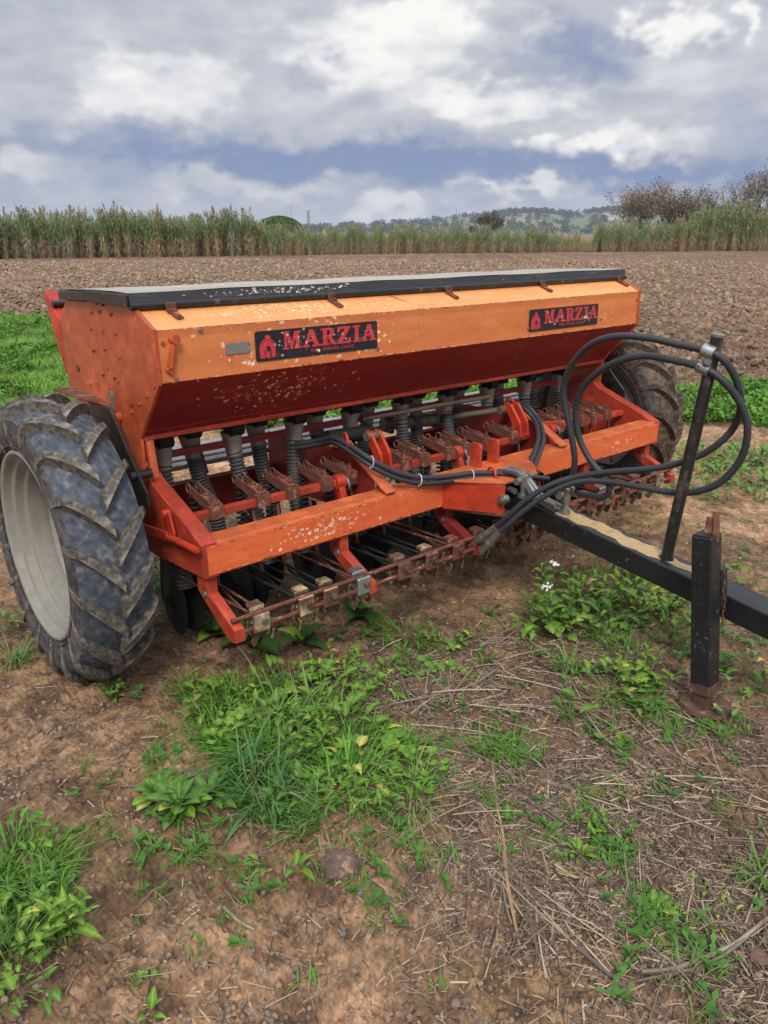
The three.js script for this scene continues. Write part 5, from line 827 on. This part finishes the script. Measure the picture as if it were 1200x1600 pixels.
const weedThing = (name, label, px, py, cat = 'weed', group) => { const p = onGround(px, py); return thing(name, label, cat, [p.x, p.y - 0.004, p.z], group); };
function rosette(label, px, py, kind, n, L, seed, mi = 0, tilt0 = 0.2) { const t = weedThing('rosette_weed', label, px, py), r = rng(seed); for (let i = 0; i < n; i++) { const a = i * 2.4 + r() * 0.6, f = i / n; addLeaf(t, kind, r, V(Math.sin(a) * 0.01, 0.006 + 0.012 * f, Math.cos(a) * 0.01), a, tilt0 + 0.75 * f + 0.3 * (r() - 0.5), L * (1 - 0.35 * f) * (0.8 + 0.4 * r()), wm[r() < 0.2 ? 2 : mi]); } return t; }
function petioled(label, px, py, kind, n, spread, h, L, seed, mi = 0) { // leaves on thin stalks rising from one root
  const t = weedThing('leafy_weed', label, px, py), r = rng(seed), st = []; n = Math.round(n * 1.5); L *= 0.74;
  for (let i = 0; i < n; i++) { const a = r() * 6.28, d = spread * Math.sqrt(r()), y = h * (0.35 + 0.65 * r()) * (1 - 0.45 * d / spread), b = V(Math.sin(a) * d, y, Math.cos(a) * d), k = V(Math.sin(a) * d * 0.2, 0, Math.cos(a) * d * 0.2); st.push(hose([k, k.clone().lerp(b, 0.5).add(V(0, y * 0.22, 0)), b], 0.0013, 5, 5)); addLeaf(t, kind, r, b, a + (r() - 0.5) * 1.6, -0.25 + 0.95 * r(), L * (0.45 + 0.85 * r()), wm[r() < 0.25 ? 2 : mi]); }
  part('stem', st, stemMat, t); return t;
}
function upright(label, px, py, kind, stems, h, L, seed, mi = 0, spread = 0.07) { // branching stems with leaves all along
  const t = weedThing('branching_weed', label, px, py), r = rng(seed), st = []; L *= 0.78;
  for (let s = 0; s < stems; s++) { const a = s * 2.4 + r(), len = h * (0.6 + 0.5 * r()), A = V(Math.sin(a) * spread * 0.3, 0, Math.cos(a) * spread * 0.3), B = V(Math.sin(a) * spread * 1.3, len, Math.cos(a) * spread * 1.3), c = new THREE.CatmullRomCurve3([A, A.clone().lerp(B, 0.5).add(V(0, len * 0.1, 0)), B]); st.push(new THREE.TubeGeometry(c, 6, 0.0022, 5, false)); const n = 4 + Math.floor(len / 0.022); for (let i = 0; i < n; i++) { const f = 0.12 + 0.88 * i / n; addLeaf(t, kind, r, c.getPoint(f), i * 2.2 + r() * 0.8, 0.35 * (1 - f) + 0.5 * f + 0.4 * (r() - 0.5), L * (1.1 - 0.55 * f) * (0.75 + 0.5 * r()), wm[r() < 0.3 ? 2 : mi]); } }
  part('stem', st, stemMat, t); return t;
}
function tuft(label, px, py, n, L, spread, seed, tone = [0.085, 0.19, 0.03], w = 0.0065, low = 0) {
  const t = weedThing('grass_tuft', label, px, py, 'grass tuft'), r = rng(seed), c = new Cloud();
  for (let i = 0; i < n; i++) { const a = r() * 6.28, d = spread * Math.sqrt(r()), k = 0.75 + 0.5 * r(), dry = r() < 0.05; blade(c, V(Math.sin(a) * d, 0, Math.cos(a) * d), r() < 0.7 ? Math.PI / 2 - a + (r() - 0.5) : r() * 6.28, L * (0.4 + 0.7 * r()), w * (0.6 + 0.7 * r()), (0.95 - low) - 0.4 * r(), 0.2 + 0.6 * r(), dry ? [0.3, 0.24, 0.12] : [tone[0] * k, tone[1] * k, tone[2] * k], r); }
  const m = shadowed(new THREE.Mesh(c.build(), grassMat)); m.name = 'blades'; m.userData.kind = 'stuff'; t.add(m); return t;
}
const lush = [0.105, 0.25, 0.026], pale = [0.15, 0.26, 0.06], cool = [0.07, 0.175, 0.05];
// the green patch in the middle foreground
tuft('bright drooping grass at the top left of the green patch beside the left tyre', 318, 1098, 150, 0.2, 0.1, 201, lush);
tuft('dense grass in the middle of the green patch', 420, 1205, 130, 0.24, 0.11, 202, lush, 0.008);
tuft('tall coarse grass with one long upright blade at the back of the green patch', 455, 1145, 60, 0.32, 0.1, 203, pale, 0.0085);
tuft('long arching grass at the front of the green patch', 420, 1270, 100, 0.23, 0.09, 204, cool, 0.008);
tuft('arching grass on the right side of the green patch', 545, 1245, 80, 0.2, 0.1, 205, lush, 0.0075);
tuft('short grass at the left flank of the green patch', 345, 1150, 130, 0.17, 0.1, 206, lush, 0.006);
tuft('grass in the right rear of the green patch', 525, 1130, 120, 0.18, 0.1, 207, lush, 0.006);
tuft('thin grass by the lower right end of the green patch', 640, 1262, 70, 0.2, 0.08, 208, pale, 0.006);
tuft('long-bladed grass sweeping left out of the green patch', 385, 1235, 60, 0.34, 0.06, 209, cool, 0.009);
rosette('broad plantain rosette at the left front end of the green patch', 283, 1278, 'plantain', 24, 0.105, 210, 1);
rosette('smaller plantain rosette at the left rim of the green patch', 250, 1262, 'plantain', 18, 0.085, 211, 1);
rosette('plantain rosette half under the long grass of the green patch', 330, 1262, 'plantain', 18, 0.1, 212, 1);
upright('pale bushy weed rising at the upper left of the green patch', 325, 1085, 'ovate', 5, 0.1, 0.05, 213, 2);
petioled('lobed-leaf weed in the rear middle of the green patch', 500, 1095, 'lobed', 22, 0.13, 0.1, 0.085, 214);
upright('leafy weed at the rear right corner of the green patch', 560, 1090, 'toothed', 7, 0.13, 0.055, 215, 2, 0.1);
petioled('mallow-like weed with round leaves in the right of the green patch', 590, 1205, 'round', 20, 0.12, 0.1, 0.06, 216, 0);
petioled('round-leaved weed at the right rim of the green patch', 655, 1215, 'round', 15, 0.11, 0.08, 0.055, 217, 2);
upright('nettle-like weed with toothed leaves at the front right of the green patch', 572, 1280, 'toothed', 4, 0.11, 0.06, 218, 0);
upright('nettle-like weed in the middle of the green patch', 480, 1195, 'toothed', 5, 0.16, 0.06, 219, 0);
petioled('flat leafy weed behind the middle of the green patch', 545, 1160, 'ovate', 20, 0.14, 0.08, 0.07, 220, 0);
petioled('leafy weed filling the front middle of the green patch', 470, 1262, 'ovate', 16, 0.1, 0.08, 0.06, 221, 1);
rosette('single flat leaf cluster in front of the green patch', 462, 1365, 'ovate', 4, 0.06, 222, 0);
petioled('tiny sprig left of the dark brown stone', 420, 1352, 'toothed', 6, 0.05, 0.03, 0.04, 223, 0);
tuft('grass filling the middle right of the green patch', 560, 1195, 80, 0.17, 0.12, 401, lush, 0.0065);
tuft('grass at the front right of the green patch before the stone', 510, 1290, 110, 0.2, 0.09, 402, pale, 0.0065);
tuft('grass at the far right of the green patch', 620, 1190, 90, 0.18, 0.09, 403, lush, 0.006);
tuft('thick grass at the rear left of the green patch', 380, 1105, 150, 0.2, 0.11, 404, lush, 0.0065);
tuft('thick grass at the left centre of the green patch', 370, 1195, 120, 0.2, 0.09, 405, lush, 0.007);
petioled('leafy weed spreading over the back of the green patch', 450, 1085, 'ovate', 26, 0.15, 0.11, 0.06, 406, 2);
petioled('toothed-leaf weed at the back right of the green patch', 600, 1075, 'toothed', 20, 0.13, 0.08, 0.055, 407, 0);
petioled('round-leaved weed low in the centre of the green patch', 500, 1215, 'round', 18, 0.12, 0.1, 0.055, 408, 1);
upright('toothed weed at the right front corner of the green patch', 620, 1255, 'toothed', 5, 0.1, 0.055, 409, 0, 0.08);
upright('bright leafy weed left of the tall coarse grass', 405, 1130, 'ovate', 6, 0.12, 0.05, 410, 2, 0.08);
upright('leafy weed between the green patch and the coulter rods', 520, 1045, 'toothed', 6, 0.1, 0.05, 411, 2, 0.09);
tuft('grass thread at the left edge of the left foreground clump', 5, 1400, 90, 0.2, 0.07, 412, lush, 0.006);
tuft('fresh grass below the left edge clump', 60, 1430, 90, 0.16, 0.07, 413, lush, 0.0055);
petioled('toothed-leaf weed rising through the middle of the green patch', 430, 1165, 'toothed', 20, 0.14, 0.15, 0.065, 420, 0);
petioled('round-leaved weed left of the middle of the green patch', 370, 1175, 'round', 16, 0.11, 0.12, 0.055, 421, 2);
petioled('lobed-leaf weed at the back left of the green patch', 345, 1110, 'lobed', 18, 0.12, 0.12, 0.075, 422, 2);
petioled('toothed-leaf weed at the right of the green patch below the stalks', 560, 1225, 'toothed', 18, 0.13, 0.12, 0.065, 423, 0);
petioled('round-leaved weed at the front of the green patch above the stone', 530, 1270, 'round', 12, 0.09, 0.08, 0.055, 424, 0);
petioled('lobed-leaf weed at the rear centre of the green patch', 500, 1140, 'lobed', 20, 0.13, 0.13, 0.08, 425, 0);
// between the patch and the machine
tuft('grass clump on the bare soil in front of the coulter rods', 640, 1000, 120, 0.15, 0.12, 231, lush, 0.005, 0.1);
upright('leafy weed beside the grass clump in front of the coulter rods', 700, 1010, 'lobed', 6, 0.07, 0.055, 232, 0, 0.09);
petioled('low mallow-like weed under the grass clump by the rods', 690, 1055, 'round', 9, 0.09, 0.05, 0.05, 233, 0);
petioled('low leafy weed right of the green patch near the dead stalk', 640, 1050, 'round', 8, 0.1, 0.04, 0.05, 234, 0);
upright('small bushy weed in front of the left tyre', 176, 1085, 'ovate', 5, 0.09, 0.05, 235, 2, 0.04);
for (const [px, py, n, L, s, l] of [[395, 1000, 7, 0.15, 236, 'dark broad dock leaves on the soil below the left end of the rods'], [470, 1005, 6, 0.13, 237, 'dark dock rosette below the second rod clamp'], [330, 985, 6, 0.14, 238, 'dark dock rosette between the left tyre and the rods'], [560, 965, 6, 0.12, 239, 'dark dock rosette behind the third hanger of the rods']]) rosette(l, px, py, 'broad', n, L, s, 3, 0.1);
petioled('shaded leafy weed inside the left arm of the machine', 262, 915, 'ovate', 26, 0.2, 0.16, 0.09, 240, 1);
petioled('shaded weed behind the left tyre under the hopper', 300, 945, 'ovate', 20, 0.2, 0.12, 0.08, 241, 1);
upright('green weed growing under the hopper behind the middle of the beam', 590, 800, 'ovate', 6, 0.2, 0.07, 242, 0, 0.12);
// beside the drawbar and the jack
{
  const t = upright('white-flowered weed with lobed leaves left of the drawbar', 862, 985, 'lobed', 5, 0.27, 0.1, 251, 0, 0.09), r = rng(252), fm = new THREE.MeshStandardMaterial({ color: col(0.8, 0.8, 0.76), roughness: 0.6, side: THREE.DoubleSide });
  for (const [x, y, z] of [[-0.1, 0.26, 0.03], [-0.02, 0.33, 0.0]]) { const fl = [], c = V(x, y, z); for (let i = 0; i < 12; i++) { const q = c.clone().add(V((r() - 0.5) * 0.028, (r() - 0.3) * 0.016, (r() - 0.5) * 0.028)); for (let k = 0; k < 4; k++) { const g = new THREE.CircleGeometry(0.0045, 6).translate(0.004, 0, 0).rotateZ(k * 1.57).rotateX(-1.2 + 0.5 * r()).rotateY(r() * 6); fl.push(g.translate(q.x, q.y, q.z)); } } const f = part('flower', fl, fm, t); f.userData.kind = 'stuff'; part('flower_stem', hose([V(x * 0.3, 0.1, 0), V(x * 0.7, y * 0.7, z), c], 0.002, 8, 5), stemMat, t); }
  petioled('lobed leaf rosette at the foot of the white-flowered weed', 850, 990, 'lobed', 16, 0.12, 0.1, 0.11, 253, 0);
}
upright('tall leafy weed under the near side of the drawbar', 940, 945, 'ovate', 9, 0.15, 0.07, 254, 0, 0.12);
upright('leafy weed half hidden behind the drawbar', 985, 905, 'lance', 10, 0.14, 0.09, 255, 2, 0.13);
upright('dense weed just left of the jack leg under the drawbar', 1030, 960, 'ovate', 9, 0.17, 0.08, 256, 0, 0.13);
petioled('broad-leaved weed between the flowered weed and the jack leg', 900, 985, 'round', 14, 0.12, 0.09, 0.06, 257, 0);
petioled('leafy weed by the upper part of the drawbar shadow', 960, 985, 'ovate', 16, 0.14, 0.11, 0.08, 258, 1);
petioled('bright broad-leaved weed in the middle of the weeds under the drawbar', 985, 940, 'ovate', 26, 0.16, 0.13, 0.075, 430, 2);
petioled('bright leafy weed right behind the white-flowered weed', 905, 940, 'lobed', 24, 0.15, 0.13, 0.085, 431, 2);
petioled('leafy weed nearest the jack leg in the weeds under the drawbar', 1045, 985, 'ovate', 22, 0.14, 0.12, 0.07, 432, 0);
petioled('round-leaved weed at the front of the weeds under the drawbar', 940, 1000, 'round', 18, 0.14, 0.09, 0.055, 433, 2);
tuft('grass among the weeds under the drawbar', 1010, 955, 90, 0.17, 0.14, 434, lush, 0.0055);
tuft('grass at the left rear of the weeds under the drawbar', 945, 905, 80, 0.15, 0.13, 435, lush, 0.005);
tuft('short spiky grass below the drawbar left of the jack leg', 975, 1030, 90, 0.12, 0.1, 259, lush, 0.004);
tuft('drooping pale grass tuft left of the bent cane', 885, 1052, 70, 0.16, 0.035, 260, pale, 0.005);
tuft('wispy grass beside the jack leg', 1060, 1010, 30, 0.17, 0.06, 261, pale, 0.004);
petioled('leafy weed above the pale straight cane', 950, 1095, 'ovate', 22, 0.16, 0.08, 0.07, 262, 0);
upright('bushy weed to the left of the jack foot', 1000, 1085, 'lobed', 7, 0.1, 0.065, 263, 2, 0.1);
tuft('grass mixed into the weeds left of the jack foot', 980, 1115, 80, 0.13, 0.12, 264, lush, 0.005);
petioled('small round leaf plant at the tip of the pale straight cane', 960, 1162, 'round', 5, 0.05, 0.03, 0.05, 265, 0);
petioled('small weed in front of the jack foot', 1135, 1145, 'toothed', 8, 0.08, 0.07, 0.05, 266, 0);
petioled('weed right of the jack foot', 1165, 1055, 'lobed', 16, 0.13, 0.09, 0.08, 267, 0);
petioled('bluish leafy weed behind the jack leg right of the drawbar', 1180, 975, 'ovate', 14, 0.14, 0.07, 0.08, 268, 3);
petioled('round-leaved weed in the open ground right of the jack leg', 1150, 905, 'round', 9, 0.16, 0.05, 0.07, 269, 1);
tuft('thin upright grass on the straw in the middle of the foreground', 772, 1170, 60, 0.2, 0.05, 271, lush, 0.005);
tuft('green grass around the thin upright grass on the straw', 800, 1172, 70, 0.13, 0.05, 272, lush, 0.0045);
upright('small bright weed on the straw below the cane', 915, 1290, 'ovate', 4, 0.05, 0.045, 273, 0, 0.05);
rosette('bright little rosette on the straw in the right foreground', 907, 1325, 'ovate', 12, 0.05, 274, 2, 0.35);
petioled('tiny round-leaved seedling above the long split stalk', 795, 1222, 'round', 6, 0.04, 0.03, 0.04, 275, 2);
petioled('creeping small-leaved weed at the lower right', 1100, 1415, 'ovate', 16, 0.09, 0.03, 0.03, 276, 2);
rosette('small rosette at the lower right beside the thick branch', 1025, 1420, 'ovate', 10, 0.045, 277, 0, 0.35);
petioled('pair of tiny leaves in the lower right straw', 1000, 1350, 'ovate', 7, 0.07, 0.025, 0.03, 278, 0);
tuft('grass tuft at the right edge of the foreground', 1195, 1375, 45, 0.16, 0.05, 279, pale, 0.005);
tuft('sparse grass sprig by the branch at the lower right', 1060, 1530, 30, 0.11, 0.05, 280, pale, 0.004);
petioled('tiny weed close to the bottom edge right of the middle', 890, 1345, 'round', 5, 0.05, 0.02, 0.03, 281, 1);
// left foreground
tuft('big bright grass clump at the left edge of the foreground', 45, 1365, 150, 0.2, 0.09, 291, lush, 0.006);
tuft('grass on the right side of the left edge clump', 90, 1365, 60, 0.14, 0.05, 292, pale, 0.0055);
petioled('round-leaved weed at the top of the left edge clump', 25, 1335, 'lobed', 22, 0.1, 0.1, 0.055, 293, 1);
petioled('pale broad-leaved weed in the lower left corner', 25, 1500, 'lobed', 30, 0.11, 0.13, 0.065, 294, 2);
upright('leafy weed below the left edge grass clump', 85, 1470, 'ovate', 5, 0.1, 0.06, 295, 0, 0.07);
rosette('big lance leaves reaching right from the left edge clump', 110, 1465, 'lance', 5, 0.13, 296, 2, 0.5);
petioled('low dark weed in the bottom left corner', 30, 1560, 'ovate', 14, 0.1, 0.05, 0.06, 297, 1);
petioled('tiny clover-like sprig near the bottom left', 235, 1535, 'round', 3, 0.03, 0.02, 0.03, 298, 0);
rosette('two small leaves at the bottom edge left of the middle', 235, 1590, 'ovate', 4, 0.05, 299, 2, 0.4);
tuft('grass tuft left of the left tyre', 22, 1035, 60, 0.2, 0.05, 300, pale, 0.006);
petioled('weed beside the grass tuft left of the left tyre', 8, 985, 'ovate', 9, 0.12, 0.08, 0.08, 301, 0);
// right behind the drawbar
const farWeeds = [[1075, 720], [1120, 745], [1165, 735], [1195, 765], [1140, 715], [1100, 775], [1180, 715], [1210, 735]];
const fw0 = petioled('leafy weed at the left end of the belt of weeds beyond the hose post', 1075, 720, 'ovate', 26, 0.3, 0.1, 0.1, 310, 0); const fwLabels = ['leafy weed just right of the hose loop in the weed belt', 'leafy weed in the middle of the weed belt beyond the hose loop', 'leafy weed low at the right edge of the weed belt', 'small weed topmost in the belt under the hose loop', 'nearest weed of the belt beyond the hose post', 'weed high at the right end of the weed belt', 'weed cut by the right picture edge in the weed belt'];
farWeeds.slice(1).forEach(([px, py], i) => { const c = fw0.clone(), p = onGround(px, py); c.name = numbered('leafy_weed'); c.userData = { label: fwLabels[i], category: 'weed' }; c.position.set(p.x, p.y, p.z); c.rotation.y = i * 1.9; c.scale.setScalar(0.75 + 0.12 * (i % 4)); scene.add(c); });
{ // seedlings and sparse green blades that nobody could count
  const a = [0, 1].map((i) => { const c = new Cloud(), r = rng(320 + i); if (i) for (let n = 0; n < 7; n++) blade(c, V((r() - 0.5) * 0.05, 0, (r() - 0.5) * 0.05), r() * 6.28, 0.05 + 0.05 * r(), 0.0035, 0.7, 0.5, lush, r); else for (let n = 0; n < 7; n++) { const k = 0.8 + 0.4 * r(), q = r() * 6.28, d = 0.03 * r(); const p = V(Math.cos(q) * d, 0.01 + 0.012 * r(), Math.sin(q) * d), u = V(Math.cos(q) * 0.012, 0.004, Math.sin(q) * 0.012), s = V(-Math.sin(q) * 0.006, 0, Math.cos(q) * 0.006); c.tri(p.clone().sub(u), p.clone().add(s), p.clone().sub(s), col(0.08 * k, 0.19 * k, 0.03 * k)); c.tri(p.clone().add(s), p.clone().add(u), p.clone().sub(s), col(0.08 * k, 0.19 * k, 0.03 * k)); } return c.build(); });
  const r = rng(322), L = [[], []]; const spots = [[450, 1190, 0.45, 1.2], [640, 1010, 0.25, 0.8], [960, 980, 0.4, 1], [980, 1100, 0.3, 1], [1150, 1100, 0.3, 0.5], [1050, 1400, 0.25, 0.4], [930, 1300, 0.2, 0.4], [45, 1420, 0.2, 0.7], [800, 1180, 0.2, 0.5], [1130, 745, 0.75, 1.1], [1020, 830, 0.5, 0.3], [560, 760, 0.8, 0.6], [250, 930, 0.4, 0.6], [1180, 1000, 0.3, 0.4]].map(([x, y, s, w]) => { const p = at(x, y, 'y', 0); return [p.x, p.z, s, w]; });
  for (let i = 0; i < 90000; i++) { const d = 1.15 * Math.pow(5.6, r()), b = AZ0 + (r() - 0.5) * 1.3, x = d * Math.cos(b), z = d * Math.sin(b); if (!clear(x, z)) continue; let w = 0.006; for (const [sx, sz, s, k] of spots) { const q = ((x - sx) ** 2 + (z - sz) ** 2) / (s * s); if (q < 4) w += k * Math.exp(-q * 1.4); } w *= sst(fbm2(x * 3.3 + 2, z * 3.3, 3), -0.15, 0.35); if (r() > w * 0.3) continue; const k = 0.8 + 0.4 * r(); L[i & 1].push({ p: V(x, groundY(x, z), z), e: [0, r() * 6.28, 0], s: 0.6 + 0.8 * r(), c: col(k, k, k) }); }
  L.forEach((l, i) => scatter('weed_seedlings', ['tiny green seedlings sprinkled over the soil', 'sparse short grass blades sprinkled over the soil'][i], 'ground cover', a[i], grassMat, l));
}

const renderer = new THREE.WebGLRenderer();
renderer.shadowMap.enabled = true; renderer.toneMapping = THREE.LinearToneMapping; renderer.toneMappingExposure = EXPOSURE;
renderer.render(scene, camera);
